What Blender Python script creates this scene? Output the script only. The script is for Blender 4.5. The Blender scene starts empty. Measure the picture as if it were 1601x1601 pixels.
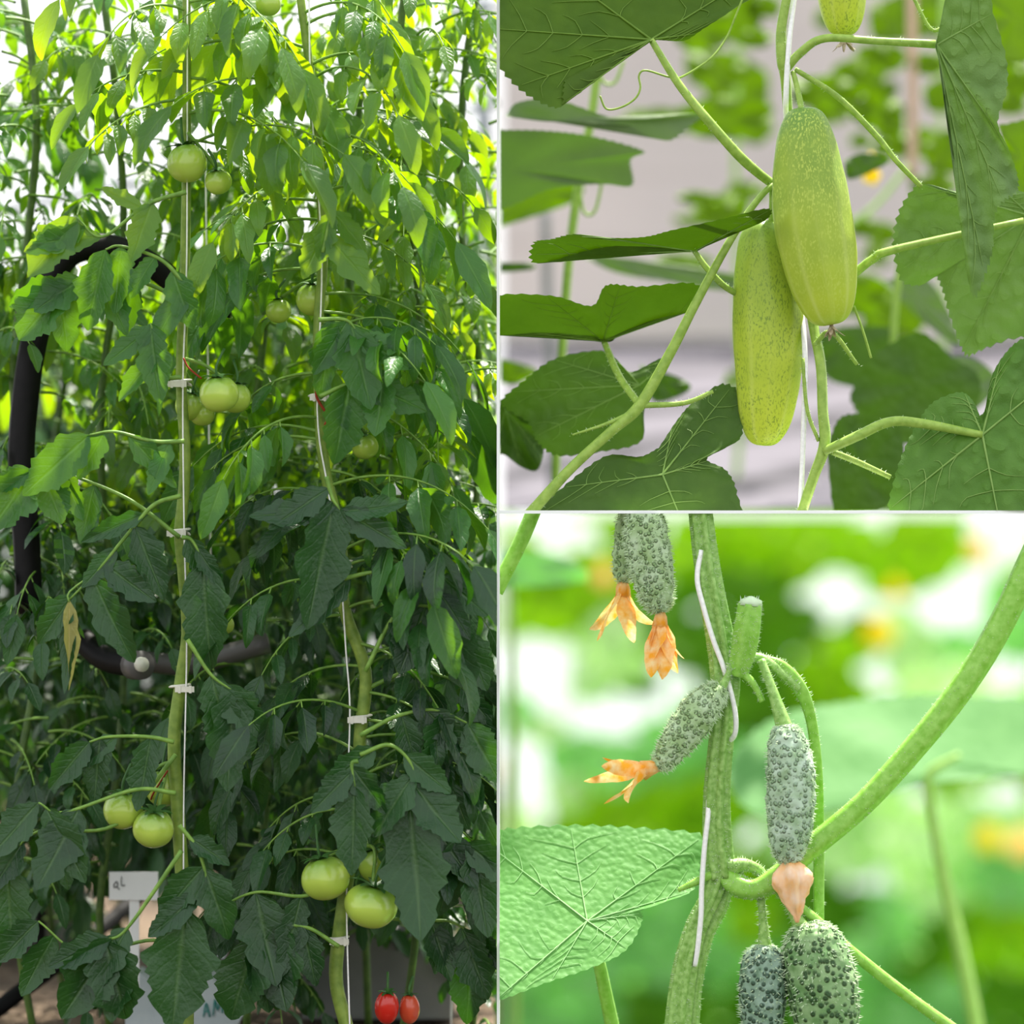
import bpy, bmesh, math, random
import numpy as np
from mathutils import Vector, Matrix, noise
random.seed(7)
R = random
PI = math.pi
# ------------------------------------------------------------------ camera
D = 6.0            # camera to the front plant line, metres
H = 0.88           # camera height
C = bpy.context.scene.collection
sc = bpy.context.scene
cam = bpy.data.cameras.new('camera')
cam.sensor_width = 36
cam.lens = 36 * D / 1.601
cam.clip_end = 200
cam.dof.use_dof = True
cam.dof.focus_distance = D
cam.dof.aperture_fstop = 1.55
camo = bpy.data.objects.new('camera', cam)
camo.location = (0, -D, H)
camo.rotation_euler = (PI / 2, 0, 0)
C.objects.link(camo)
sc.camera = camo
# ------------------------------------------------------------------ sky
w = bpy.data.worlds.new('sky'); sc.world = w; w.use_nodes = True
nt = w.node_tree; nt.nodes.clear()
tc = nt.nodes.new('ShaderNodeTexCoord'); sx = nt.nodes.new('ShaderNodeSeparateXYZ')
cr = nt.nodes.new('ShaderNodeValToRGB'); bg = nt.nodes.new('ShaderNodeBackground'); ow = nt.nodes.new('ShaderNodeOutputWorld')
nt.links.new(tc.outputs['Generated'], sx.inputs[0])
mr = nt.nodes.new('ShaderNodeMapRange'); mr.inputs[1].default_value = -1; mr.inputs[2].default_value = 1
nt.links.new(sx.outputs['Z'], mr.inputs[0]); nt.links.new(mr.outputs[0], cr.inputs[0])
e = cr.color_ramp.elements
e[0].position = 0.46; e[0].color = (.16, .17, .13, 1)
e[1].position = 0.505; e[1].color = (1, 1.0, 1.0, 1)
q = cr.color_ramp.elements.new(1.0); q.color = (.86, .94, 1.0, 1)
nt.links.new(cr.outputs[0], bg.inputs[0]); bg.inputs[1].default_value = 1.45
nt.links.new(bg.outputs[0], ow.inputs[0])
# ------------------------------------------------------------------ sun (behind the plants, high, from the right)
sl = bpy.data.lights.new('sun', 'SUN'); sl.energy = 11.0; sl.angle = math.radians(1.5); sl.color = (1, .95, .84)
so = bpy.data.objects.new('sun', sl); C.objects.link(so); so.location = (3, 4, 6)
so.rotation_euler = Vector((0.22, 0.36, 0.95)).to_track_quat('Z', 'Y').to_euler()
vs = sc.view_settings
vs.view_transform = 'Standard'; vs.look = 'None'; vs.gamma = 1; vs.exposure = 0.2; vs.use_curve_mapping = False
sc.cycles.max_bounces = 6; sc.cycles.transparent_max_bounces = 6
sc.cycles.use_denoising = True

# ------------------------------------------------------------------ helpers
def P(px, py, y=0.0):
    """photo pixel at depth y behind the front plant line -> world point"""
    s = (D + y) / D * .001
    return Vector(((px - 800.5) * s, y, H + (800.5 - py) * s))
def topx(v):
    s = D / (D + v[1]) * 1000
    return 800.5 + v[0] * s, 800.5 - (v[2] - H) * s

def cat(pts, n=8):
    """Catmull-Rom through tuples of any length"""
    a = [np.array(p, float) for p in pts]
    if len(a) < 3: 
        return [a[0] + (a[1] - a[0]) * i / n for i in range(n + 1)]
    a = [2 * a[0] - a[1]] + a + [2 * a[-1] - a[-2]]
    out = []
    for i in range(1, len(a) - 2):
        for k in range(n):
            t = k / n
            out.append(.5 * ((2 * a[i]) + (a[i+1] - a[i-1]) * t + (2*a[i-1] - 5*a[i] + 4*a[i+1] - a[i+2]) * t*t + (3*a[i] - a[i-1] - 3*a[i+1] + a[i+2]) * t**3))
    out.append(a[-2])
    return out

BAY = {'L': [((-.0237, 0, 0), (1, .00395, 0))],
       'U': [((-.0193, 0, 0), (-1, -.0032, 0)), ((0, 0, H + .0024), (0, 0, -1))],
       'D': [((-.0193, 0, 0), (-1, -.0032, 0)), ((0, 0, H - .0024), (0, 0, 1))]}

class MB:
    def __init__(s): s.v = []; s.f = []; s.a = []; s.m = []
    def add(s, vs_, fs, at=None, mi=0):
        b = len(s.v); s.v += [tuple(p) for p in vs_]
        s.a += at if at is not None else [(0, 0, 0)] * len(vs_)
        s.f += [tuple(b + i for i in f) for f in fs]; s.m += [mi] * len(fs)
    def tube(s, pts, radii, sides=8, n=6, cap=True, ridge=0, rn=5, mi=0, tint=.5, flat=1.0):
        """pts world points; radii matching list (or number), smoothed"""
        if not hasattr(radii, '__len__'): radii = [radii] * len(pts)
        q = cat([(*p, r) for p, r in zip(pts, radii)], n)
        P3 = [Vector(x[:3]) for x in q]; rr = [max(x[3], 1e-5) for x in q]
        up = None; vs_, at, fs, fr = [], [], [], []
        for i, p in enumerate(P3):
            d = (P3[min(i+1, len(P3)-1)] - P3[max(i-1, 0)])
            d = d.normalized() if d.length > 1e-9 else Vector((0, 0, 1))
            if up is None: up = d.orthogonal().normalized()
            up = (up - d * up.dot(d)).normalized(); sd = d.cross(up)
            fr.append((p, d, up, sd, rr[i]))
            for k in range(sides):
                a = 2 * PI * k / sides
                r = rr[i] * (1 + ridge * math.cos(rn * a))
                vs_.append(p + up * (math.cos(a) * r) + sd * (math.sin(a) * r * flat)); at.append((k / sides, i / len(P3), tint))
        for i in range(len(P3) - 1):
            for k in range(sides):
                k2 = (k + 1) % sides
                fs.append((i*sides+k, i*sides+k2, (i+1)*sides+k2, (i+1)*sides+k))
        if cap:
            fs.append(tuple(range(sides))[::-1]); fs.append(tuple((len(P3)-1)*sides + k for k in range(sides)))
        s.add(vs_, fs, at, mi)
        return fr
    def box(s, c, sz, rot=None, mi=0, bev=0.0):
        x, y, z = sz[0]/2, sz[1]/2, sz[2]/2
        vs_ = [Vector((i*x, j*y, k*z)) for i in (-1, 1) for j in (-1, 1) for k in (-1, 1)]
        if rot is not None: vs_ = [rot @ v for v in vs_]
        s.add([Vector(c) + v for v in vs_], [(0,1,3,2),(4,6,7,5),(0,4,5,1),(2,3,7,6),(0,2,6,4),(1,5,7,3)], None, mi)
    def leaflet(s, base, d, n, L, W, droop=.8, fold=.25, tint=.5, N=10, X=2, lobes=4, ser=.16, twist=0, mi=0):
        d = d.normalized(); n = (n - d * n.dot(d)).normalized(); sd = d.cross(n).normalized()
        vs_, at, fs = [], [], []; p = base.copy(); w_ = 2 * X + 1
        ph = R.random()
        for j in range(N + 1):
            t = j / N
            g = math.sin(PI * t ** .72) ** .75 if 0 < t < 1 else 0
            tt = t * lobes + ph + .35 * math.sin(t * 9 + ph * 20)
            saw = .55 * (1 - (tt % 1.0)) + .45 * (.5 + .5 * math.sin(t * lobes * 2.6 + ph * 12))
            wd = W * .5 * g * (1 - ser + 2 * ser * saw * (1 - .5 * t)) + .0006
            a = droop * t * t
            dd = (d * math.cos(a) - n * math.sin(a)); nn = (n * math.cos(a) + d * math.sin(a))
            tw = twist * t; s2 = sd * math.cos(tw) + nn * math.sin(tw); n2 = nn * math.cos(tw) - sd * math.sin(tw)
            for k in range(-X, X + 1):
                u = k / X
                back = .28 * abs(u) * wd
                vs_.append(p + s2 * (u * wd) + n2 * (fold * abs(u) ** 1.3 * wd + .05 * wd * math.sin(9 * t + 3 * u)) + dd * back)
                at.append((u, t, tint))
            p = p + dd * (L / N)
        for j in range(N):
            for k in range(w_ - 1):
                b = j * w_ + k; fs.append((b, b + 1, b + w_ + 1, b + w_))
        s.add(vs_, fs, at, mi)
    def lathe(s, axis, rad, sides=32, mi=0, ridge=0, rn=5, bump=0, bs=40, seed=0):
        """axis: list of world points, rad: radius at each"""
        up = None; vs_, at, fs = [], [], []; M = len(axis)
        for i, p in enumerate(axis):
            d = (axis[min(i+1, M-1)] - axis[max(i-1, 0)]).normalized()
            if up is None: up = Vector((0, -1, 0)); 
            up = (up - d * up.dot(d)).normalized(); sd = d.cross(up)
            for k in range(sides):
                a = 2 * PI * k / sides; r = rad[i] * (1 + ridge * math.cos(rn * a))
                v = p + up * (math.cos(a) * r) + sd * (math.sin(a) * r)
                if bump: v += (v - p).normalized() * bump * noise.noise(v * bs + Vector((seed, 0, 0)))
                vs_.append(v); at.append((k / sides, i / (M - 1), .5))
        for i in range(M - 1):
            for k in range(sides):
                k2 = (k + 1) % sides; fs.append((i*sides+k, (i+1)*sides+k, (i+1)*sides+k2, i*sides+k2))
        fs.append(tuple(range(sides))); fs.append(tuple((M-1)*sides + k for k in range(sides))[::-1])
        s.add(vs_, fs, at, mi)
    def spike(s, p, d, L, r, mi=0):
        d = d.normalized(); u = d.orthogonal().normalized(); q_ = d.cross(u)
        s.add([p + u*r, p + (q_*.87 - u*.5)*r, p - (q_*.87 + u*.5)*r, p + d*L], [(0,1,3),(1,2,3),(2,0,3)], None, mi)
    def hairs(s, fr, n, L, r=.0006, mi=0):
        for _ in range(n):
            p, d, up, sd, rr = R.choice(fr); a = R.random() * 2 * PI
            o = up * math.cos(a) + sd * math.sin(a)
            s.spike(p + o * rr * .97 + d * R.uniform(-.006, .006), o + d * R.uniform(-.4, .4), L * R.uniform(.6, 1.2), r, mi)
    def build(s, name, mats, parent=None, bay=None, smooth=True, kind=None, label=None):
        if not s.v: return None
        org = wloc(parent) if parent else Vector((0, 0, 0))
        me = bpy.data.meshes.new(name)
        V = np.array(s.v, dtype=np.float32)
        me.from_pydata([tuple(map(float, x)) for x in V], [], s.f)
        at = me.attributes.new('leafuv', 'FLOAT_VECTOR', 'POINT')
        at.data.foreach_set('vector', np.array(s.a, dtype=np.float32).ravel())
        for m in (mats if isinstance(mats, (list, tuple)) else [mats]): me.materials.append(m)
        me.polygons.foreach_set('material_index', s.m)
        if bay:
            bm = None
            for co, no in BAY[bay]:
                dd = (V - np.array(co)) @ np.array(no)
                if dd.max() > 0:
                    if bm is None: bm = bmesh.new(); bm.from_mesh(me)
                    bmesh.ops.bisect_plane(bm, geom=bm.verts[:] + bm.edges[:] + bm.faces[:], plane_co=co, plane_no=no, clear_outer=True)
            if bm is not None:
                bm.to_mesh(me); bm.free()
            if not len(me.vertices):
                return None
        if smooth: me.polygons.foreach_set('use_smooth', [True] * len(me.polygons))
        if org.length > 0: me.transform(Matrix.Translation(-org))
        me.update()
        o = bpy.data.objects.new(name, me); C.objects.link(o)
        if parent: o.parent = parent
        if kind: o['kind'] = kind
        if label: o['label'] = label
        return o

WL = {}
def wloc(o):
    v = Vector(o.location)
    while o.parent: o = o.parent; v += Vector(o.location)
    return v
def thing(name, label, cat_, loc, group=None):
    o = bpy.data.objects.new(name, None); C.objects.link(o); o.location = loc; o.empty_display_size = .02
    o['label'] = label; o['category'] = cat_
    if group: o['group'] = group
    return o
def tag(o, label, cat_, group=None):
    if o is None: return None
    o['label'] = label; o['category'] = cat_
    if group: o['group'] = group
    return o
def struct(o): o['kind'] = 'structure'; return o

# ------------------------------------------------------------------ materials
def lin(r, g, b):
    f = lambda c: (c/255/12.92) if c/255 <= .04045 else ((c/255+.055)/1.055)**2.4
    return (f(r), f(g), f(b), 1)
class NM:
    def __init__(s, name):
        s.m = bpy.data.materials.new(name); s.m.use_nodes = True; s.t = s.m.node_tree; s.t.nodes.clear()
        s.out = s.n('OutputMaterial')
    def n(s, ty, **k):
        nd = s.t.nodes.new('ShaderNode' + ty)
        for a, b in k.items(): setattr(nd, a, b)
        return nd
    def l(s, a, b): s.t.links.new(a, b)
    def val(s, op, a, b=None, c=None, clamp=False):
        nd = s.n('Math', operation=op, use_clamp=clamp)
        for i, x in enumerate((a, b, c)):
            if x is None: continue
            if isinstance(x, (int, float)): nd.inputs[i].default_value = x
            else: s.l(x, nd.inputs[i])
        return nd.outputs[0]
    def mix(s, f, a, b, mode='MIX'):
        nd = s.n('MixRGB', blend_type=mode)
        for i, x in enumerate((f, a, b)):
            if isinstance(x, (int, float)): nd.inputs[i].default_value = x
            elif isinstance(x, tuple): nd.inputs[i].default_value = x
            else: s.l(x, nd.inputs[i])
        return nd.outputs[0]
    def noise(s, scale, detail=2, vec=None):
        nd = s.n('TexNoise'); nd.inputs['Scale'].default_value = scale; nd.inputs['Detail'].default_value = detail
        if vec is not None: s.l(vec, nd.inputs['Vector'])
        return nd.outputs['Fac']
    def ramp(s, f, lo, hi):
        nd = s.n('MapRange'); s.l(f, nd.inputs[0]); nd.inputs[1].default_value = lo; nd.inputs[2].default_value = hi
        nd.clamp = True
        return nd.outputs[0]
    def pos(s):
        return s.n('TexCoord').outputs['Object']
    def attr(s):
        a = s.n('Attribute', attribute_name='leafuv'); x = s.n('SeparateXYZ'); s.l(a.outputs['Vector'], x.inputs[0]); return x.outputs
    def princ(s, col, rough=.5, spec=.4, bump=None, bstr=.3, bdist=.002, link=True):
        p = s.n('BsdfPrincipled')
        if isinstance(col, tuple): p.inputs['Base Color'].default_value = col
        else: s.l(col, p.inputs['Base Color'])
        if isinstance(rough, (int, float)): p.inputs['Roughness'].default_value = rough
        else: s.l(rough, p.inputs['Roughness'])
        p.inputs['Specular IOR Level'].default_value = spec
        if bump is not None:
            b = s.n('Bump'); b.inputs['Strength'].default_value = bstr; b.inputs['Distance'].default_value = bdist
            s.l(bump, b.inputs['Height']); s.l(b.outputs[0], p.inputs['Normal'])
        if link: s.l(p.outputs[0], s.out.inputs[0])
        return p

def tomato_leaf(name, dark, light, glow, tf=.4, rough=.38, spec=.5):
    m = NM(name); u, t, tint = m.attr()[:3]
    au = m.val('ABSOLUTE', u)
    mid = m.val('SUBTRACT', 1, m.ramp(au, .02, .12))
    sv = m.val('FRACT', m.val('SUBTRACT', m.val('MULTIPLY', t, 7.0), m.val('MULTIPLY', au, 1.3)))
    side = m.val('SUBTRACT', 1, m.ramp(m.val('ABSOLUTE', m.val('SUBTRACT', sv, .5)), .0, .14))
    vein = m.val('MAXIMUM', mid, m.val('MULTIPLY', side, .2))
    ns = m.noise(30, 3, m.pos())
    c = m.mix(tint, dark, light)
    c = m.mix(m.val('MULTIPLY', m.ramp(ns, .35, .7), .35), c, light)
    c = m.mix(m.val('MULTIPLY', vein, .35), c, (min(1, light[0]*2+.08), min(1, light[1]*1.6+.08), light[2]*1.5+.05, 1))
    bh = m.val('SUBTRACT', m.val('MULTIPLY', m.noise(140, 2, m.pos()), .6), m.val('MULTIPLY', vein, .8))
    p = m.princ(c, rough, spec, bh, .5, .004, link=False)
    tr = m.n('BsdfTranslucent'); g = m.mix(tint, (glow[0]*.6, glow[1]*.8, glow[2]*.8, 1), glow); m.l(g, tr.inputs[0])
    mx = m.n('MixShader'); mx.inputs[0].default_value = tf
    m.l(p.outputs[0], mx.inputs[1]); m.l(tr.outputs[0], mx.inputs[2]); m.l(mx.outputs[0], m.out.inputs[0])
    return m.m
def cuke_leaf(name, col, col2, glow, tf=.3, quilt=.6, qs=55, rough=.55, spec=.22):
    m = NM(name); a, r, tint = m.attr()[:3]
    vo = m.n('TexVoronoi', feature='SMOOTH_F1'); vo.inputs['Scale'].default_value = qs; m.l(m.pos(), vo.inputs['Vector'])
    ed = m.ramp(vo.outputs['Distance'], .25, .75)
    ns = m.noise(18, 4, m.pos())
    c = m.mix(m.ramp(ns, .3, .7), col, col2)
    c = m.mix(m.val('MULTIPLY', ed, .5 * min(1, quilt)), c, (col[0]*.55, col[1]*.6, col[2]*.55, 1))
    bh = m.val('ADD', m.val('MULTIPLY', ed, -1), m.val('MULTIPLY', m.noise(420, 2, m.pos()), .12))
    p = m.princ(c, rough, spec, bh, quilt, .006, link=False)
    tr = m.n('BsdfTranslucent'); tr.inputs[0].default_value = glow
    mx = m.n('MixShader'); mx.inputs[0].default_value = tf
    m.l(p.outputs[0], mx.inputs[1]); m.l(tr.outputs[0], mx.inputs[2]); m.l(mx.outputs[0], m.out.inputs[0])
    return m.m
def stemmat(name, c1, c2, rough=.5, sc_=60, tf=0.0):
    m = NM(name); ns = m.noise(sc_, 3, m.pos()); m.princ(m.mix(m.ramp(ns, .3, .7), c1, c2), rough, .4, ns, .3, .002); return m.m
def plain(name, c1, rough=.5, spec=.4, c2=None, sc_=20, bump=0.0, tl=0.0, metal=0):
    m = NM(name); ns = m.noise(sc_, 4, m.pos()); c2 = c2 or tuple(x*.85 for x in c1[:3]) + (1,)
    p = m.princ(m.mix(m.ramp(ns, .3, .7), c1, c2), rough, spec, ns if bump else None, bump, .004)
    p.inputs['Metallic'].default_value = metal
    if tl:
        tr = m.n('BsdfTranslucent'); tr.inputs[0].default_value = c1
        mx = m.n('MixShader'); mx.inputs[0].default_value = tl
        m.l(p.outputs[0], mx.inputs[1]); m.l(tr.outputs[0], mx.inputs[2]); m.l(mx.outputs[0], m.out.inputs[0])
    return m.m

M = {}
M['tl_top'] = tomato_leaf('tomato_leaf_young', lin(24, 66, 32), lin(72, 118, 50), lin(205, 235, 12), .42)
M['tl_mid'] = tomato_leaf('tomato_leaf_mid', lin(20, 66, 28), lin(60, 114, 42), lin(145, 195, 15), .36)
M['tl_low'] = tomato_leaf('tomato_leaf_old_shaded', lin(8, 42, 20), lin(38, 84, 32), lin(80, 135, 15), .22)  # older leaves, darkened further: shade of the lower canopy put into the colour
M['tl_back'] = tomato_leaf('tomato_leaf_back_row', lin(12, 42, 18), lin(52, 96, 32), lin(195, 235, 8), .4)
M['dry'] = tomato_leaf('dried_leaf', lin(120, 120, 60), lin(170, 165, 95), lin(190, 180, 80), .3)
M['tstem'] = stemmat('tomato_stem', lin(96, 124, 40), lin(134, 156, 64))
M['petiole'] = stemmat('leaf_stalk', lin(86, 124, 44), lin(124, 160, 66))
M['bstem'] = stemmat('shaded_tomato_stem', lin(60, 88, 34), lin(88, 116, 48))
M['calyx'] = stemmat('calyx_green', lin(40, 80, 30), lin(60, 105, 40))
def tomato_skin(name, top, low, blush):
    m = NM(name); a, t, _ = m.attr()[:3]
    ns = m.noise(25, 3, m.pos())
    c = m.mix(m.ramp(m.val('ADD', t, m.val('MULTIPLY', m.val('SUBTRACT', ns, .5), .3)), .1, .45), top, low)
    c = m.mix(m.val('MULTIPLY', m.ramp(t, .75, 1.0), .5), c, blush)
    p = m.princ(c, .22, .5); p.inputs['Coat Weight'].default_value = .25; p.inputs['Coat Roughness'].default_value = .15
    p.inputs['Subsurface Weight'].default_value = .15; p.inputs['Subsurface Radius'].default_value = (.02, .02, .01); p.inputs['Subsurface Scale'].default_value = .5
    return m.m
M['tomato'] = tomato_skin('green_tomato_skin', lin(110, 150, 55), lin(172, 196, 78), lin(200, 205, 100))
M['tomato_r'] = tomato_skin('red_tomato_skin', lin(190, 40, 25), lin(205, 40, 28), lin(200, 45, 30))
M['tomato_o'] = tomato_skin('orange_tomato_skin', lin(190, 75, 45), lin(205, 80, 50), lin(200, 100, 55))
M['twine'] = plain('white_twine', lin(250, 248, 246), .7, .2, sc_=200)
M['clipm'] = plain('clip_plastic', lin(225, 222, 208), .35, .5, sc_=80)
M['white'] = plain('white_painted_board', (.93, .93, .93, 1), .6, .2, (.9, .9, .9, 1))
M['black'] = plain('black_rubber', lin(9, 8, 10), .55, .18, lin(17, 15, 17), 60)
M['greyp'] = plain('grey_pipe', lin(96, 92, 92), .4, .5)
M['steel'] = plain('galvanised_steel', lin(120, 126, 134), .35, .5, metal=.5)
M['rust'] = plain('rust_brown_twine', lin(150, 60, 35), .7, .2)

# ================================================================== STRUCTURE
# white partition boards between the three bays
b = MB(); b.box((-.0215, .05, .82), (.0042, .14, 1.84)); struct(b.build('wall_center', M['white'], smooth=False))
b = MB(); b.box(((-.0193 + 1.1) / 2, .01, H), (1.1 + .0193, .06, .0046)); struct(b.build('trim_1', M['white'], smooth=False))

m = NM('greenhouse_soil')
n1 = m.noise(3, 5, m.pos()); n2 = m.noise(40, 4, m.pos())
c = m.mix(m.ramp(n1, .4, .6), lin(62, 52, 44), lin(112, 96, 80)); c = m.mix(m.val('MULTIPLY', m.ramp(n2, .5, .75), .5), c, lin(150, 135, 118))
m.princ(c, .9, .1, n2, .8, .02); M['soil'] = m.m
b = MB(); G = 24
vs_ = [(-3 + 2.97 * i / G, -1.2 + 9 * j / G, .012 * noise.noise(Vector((i * .7, j * .9, 0)))) for j in range(G + 1) for i in range(G + 1)]
b.add(vs_, [(j*(G+1)+i, j*(G+1)+i+1, (j+1)*(G+1)+i+1, (j+1)*(G+1)+i) for j in range(G) for i in range(G)])
b.box((-1.515, 3.3, -.55), (2.97, 9, 1.06))
struct(b.build('floor', M['soil'], smooth=False))

# upper bay: ground covered with grey weed mat rising to a film wall
m = NM('weed_mat'); tx = m.pos(); sp = m.n('SeparateXYZ'); m.l(tx, sp.inputs[0])
st = m.val('ADD', m.val('MULTIPLY', sp.outputs['Y'], 1.0), m.val('MULTIPLY', sp.outputs['X'], -1.5))
st = m.val('ADD', st, m.val('MULTIPLY', m.noise(2.5, 2, tx), .8))
f1 = m.ramp(m.val('ABSOLUTE', m.val('SUBTRACT', m.val('FRACT', st), .5)), .0, .25)
c = m.mix(f1, lin(40, 38, 43), lin(98, 94, 102)); m.princ(c, .8, .2); M['mat'] = m.m
b = MB(); y0, y1, z0, z1 = 2.4, 7.0, H + .006, 1.46
b.add([(-.02, y0, z0), (3.2, y0, z0), (3.2, y1, z1), (-.045, y1, z1), (-.02, y0, z0 - .003), (3.2, y0, z0 - .003), (3.2, y1, z1 - .03), (-.045, y1, z1 - .03)],
      [(0,1,2,3), (4,7,6,5), (0,4,5,1), (1,5,6,2), (2,6,7,3), (3,7,4,0)])
struct(b.build('floor', M['mat'], smooth=False))
m = NM('lower_ground'); m.princ(m.mix(m.ramp(m.noise(4, 4, m.pos()), .35, .65), lin(96, 140, 60), lin(140, 180, 100)), .9, .1); M['lawn'] = m.m
b = MB(); b.box((2.1, 8.3, -1.43), (4.2, 17.2, .1)); struct(b.build('floor', M['lawn'], smooth=False))
m = NM('greenhouse_film'); tx = m.pos(); sp = m.n('SeparateXYZ'); m.l(tx, sp.inputs[0])
ln = m.ramp(m.val('ABSOLUTE', m.val('SUBTRACT', m.val('FRACT', m.val('MULTIPLY', sp.outputs['Z'], 4.2)), .5)), .0, .06)
c = m.mix(ln, lin(190, 181, 176), lin(216, 208, 206)); c = m.mix(m.ramp(m.noise(1.2, 3, tx), .35, .65), c, lin(206, 199, 197))
p = m.princ(c, .6, .2, link=False); tr = m.n('BsdfTranslucent'); m.l(c, tr.inputs[0]); mx = m.n('MixShader'); mx.inputs[0].default_value = .35
m.l(p.outputs[0], mx.inputs[1]); m.l(tr.outputs[0], mx.inputs[2]); m.l(mx.outputs[0], m.out.inputs[0]); M['film'] = m.m
b = MB(); b.box((1.608, 7.05, 2.3), (3.3, .02, 1.75)); struct(b.build('wall_back', M['film'], smooth=False))
M['film2'] = plain('white_film', (.93, .94, .96, 1), .6, .2, (.9, .92, .95, 1), 1.5, tl=.5)
b = MB(); b.box((1.975, 17, -.55), (4.1, .02, 2.8)); struct(b.build('wall_far', M['film2'], smooth=False))

# ================================================================== LEFT BAY : TOMATOES
S1 = [(291, -60), (292, 120), (291, 300), (288, 440), (283, 590), (289, 700), (287, 770), (281, 835), (287, 900), (293, 990), (282, 1070), (272, 1160), (278, 1270), (286, 1400), (292, 1560), (290, 1684)]
S2 = [(462, -60), (478, 60), (495, 200), (505, 390), (498, 500), (499, 620), (507, 730), (532, 840), (538, 950), (571, 1050), (563, 1150), (560, 1250), (545, 1360), (529, 1470), (526, 1540), (545, 1620), (552, 1684)]
def stem_x(S, py):
    for a, b_ in zip(S, S[1:]):
        if a[1] <= py <= b_[1]:
            return a[0] + (b_[0] - a[0]) * (py - a[1]) / (b_[1] - a[1])
    return S[-1][0]
tp1 = thing('tomato_plant', 'tall tomato plant on the left, its pale stem clipped to a straight white twine', 'plant', P(290, 1680, 0))
tp2 = thing('tomato_plant', 'tall tomato plant whose thick stem bends right beside the lowest green tomatoes', 'plant', P(552, 1680, 0))
for tp, S in ((tp1, S1), (tp2, S2)):
    b = MB(); fr = b.tube([P(x, y_, 0) for x, y_ in S], [.0065 + .0045 * max(0, min(1, y_ / 1300)) for x, y_ in S], 12, 6, ridge=.04)
    b.hairs(fr, 500, .004, .0004); b.build('stem', M['tstem'], tp)

# (px, py, radius px, squash, depth, material, label)
TOM = [
 (293, 255, 31, .98, -.03, 'tomato', 'large pale green tomato at the top of the left plant'),
 (341, 284, 21, .95, -.03, 'tomato', 'small green tomato touching the large one near the top left'),
 (420, 6, 20, .95, .0, 'tomato', 'green tomato cut off by the top edge of the picture'),
 (488, 468, 26, .98, .035, 'tomato', 'green tomato half behind the upper stem of the right tomato plant'),
 (436, 486, 20, .95, .07, 'tomato', 'shaded green tomato just left of the one behind the right stem'),
 (342, 616, 31, .92, -.05, 'tomato', 'glossy green tomato in front of the cluster beside the left stem'),
 (368, 622, 25, .95, .015, 'tomato', 'green tomato peeping out right behind the glossy one'),
 (296, 634, 23, 1.0, .04, 'tomato', 'green tomato crossed by the left stem below the white clip'),
 (317, 648, 20, .9, .05, 'tomato', 'lowest shaded green tomato of the middle left cluster'),
 (524, 688, 25, 1.05, .04, 'tomato', 'yellowish green tomato right of the right stem at mid height'),
 (571, 698, 21, .95, .03, 'tomato', 'small round green tomato at the end of the middle right cluster'),
 (192, 1267, 31, .95, -.03, 'tomato', 'green tomato with a leaf tip hanging over it, low on the left'),
 (240, 1295, 32, .95, -.05, 'tomato', 'yellow green tomato with a dark tip, low beside the left stem'),
 (256, 1232, 29, 1.0, .03, 'tomato', 'dark shaded green tomato behind the low left pair'),
 (509, 1373, 38, .9, -.045, 'tomato', 'big ribbed green tomato left of the right stem near the bottom'),
 (580, 1416, 42, .82, -.06, 'tomato', 'biggest and lowest green tomato, in front of the right stem'),
 (588, 1352, 28, .98, .0, 'tomato', 'green tomato with dark calyx just above the biggest one'),
 (704, 1278, 15, 1.2, .05, 'tomato', 'small oval tomato half hidden in leaves at the far right'),
 (352, 976, 14, 1.1, .05, 'tomato', 'tiny yellow green tomato right of the left stem at mid height'),
 (605, 1575, 19, 1.42, .02, 'tomato_r', 'ripe red plum tomato at the bottom edge'),
 (640, 1577, 16, 1.5, .04, 'tomato_o', 'orange red plum tomato next to the ripe red one'),
]
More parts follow.
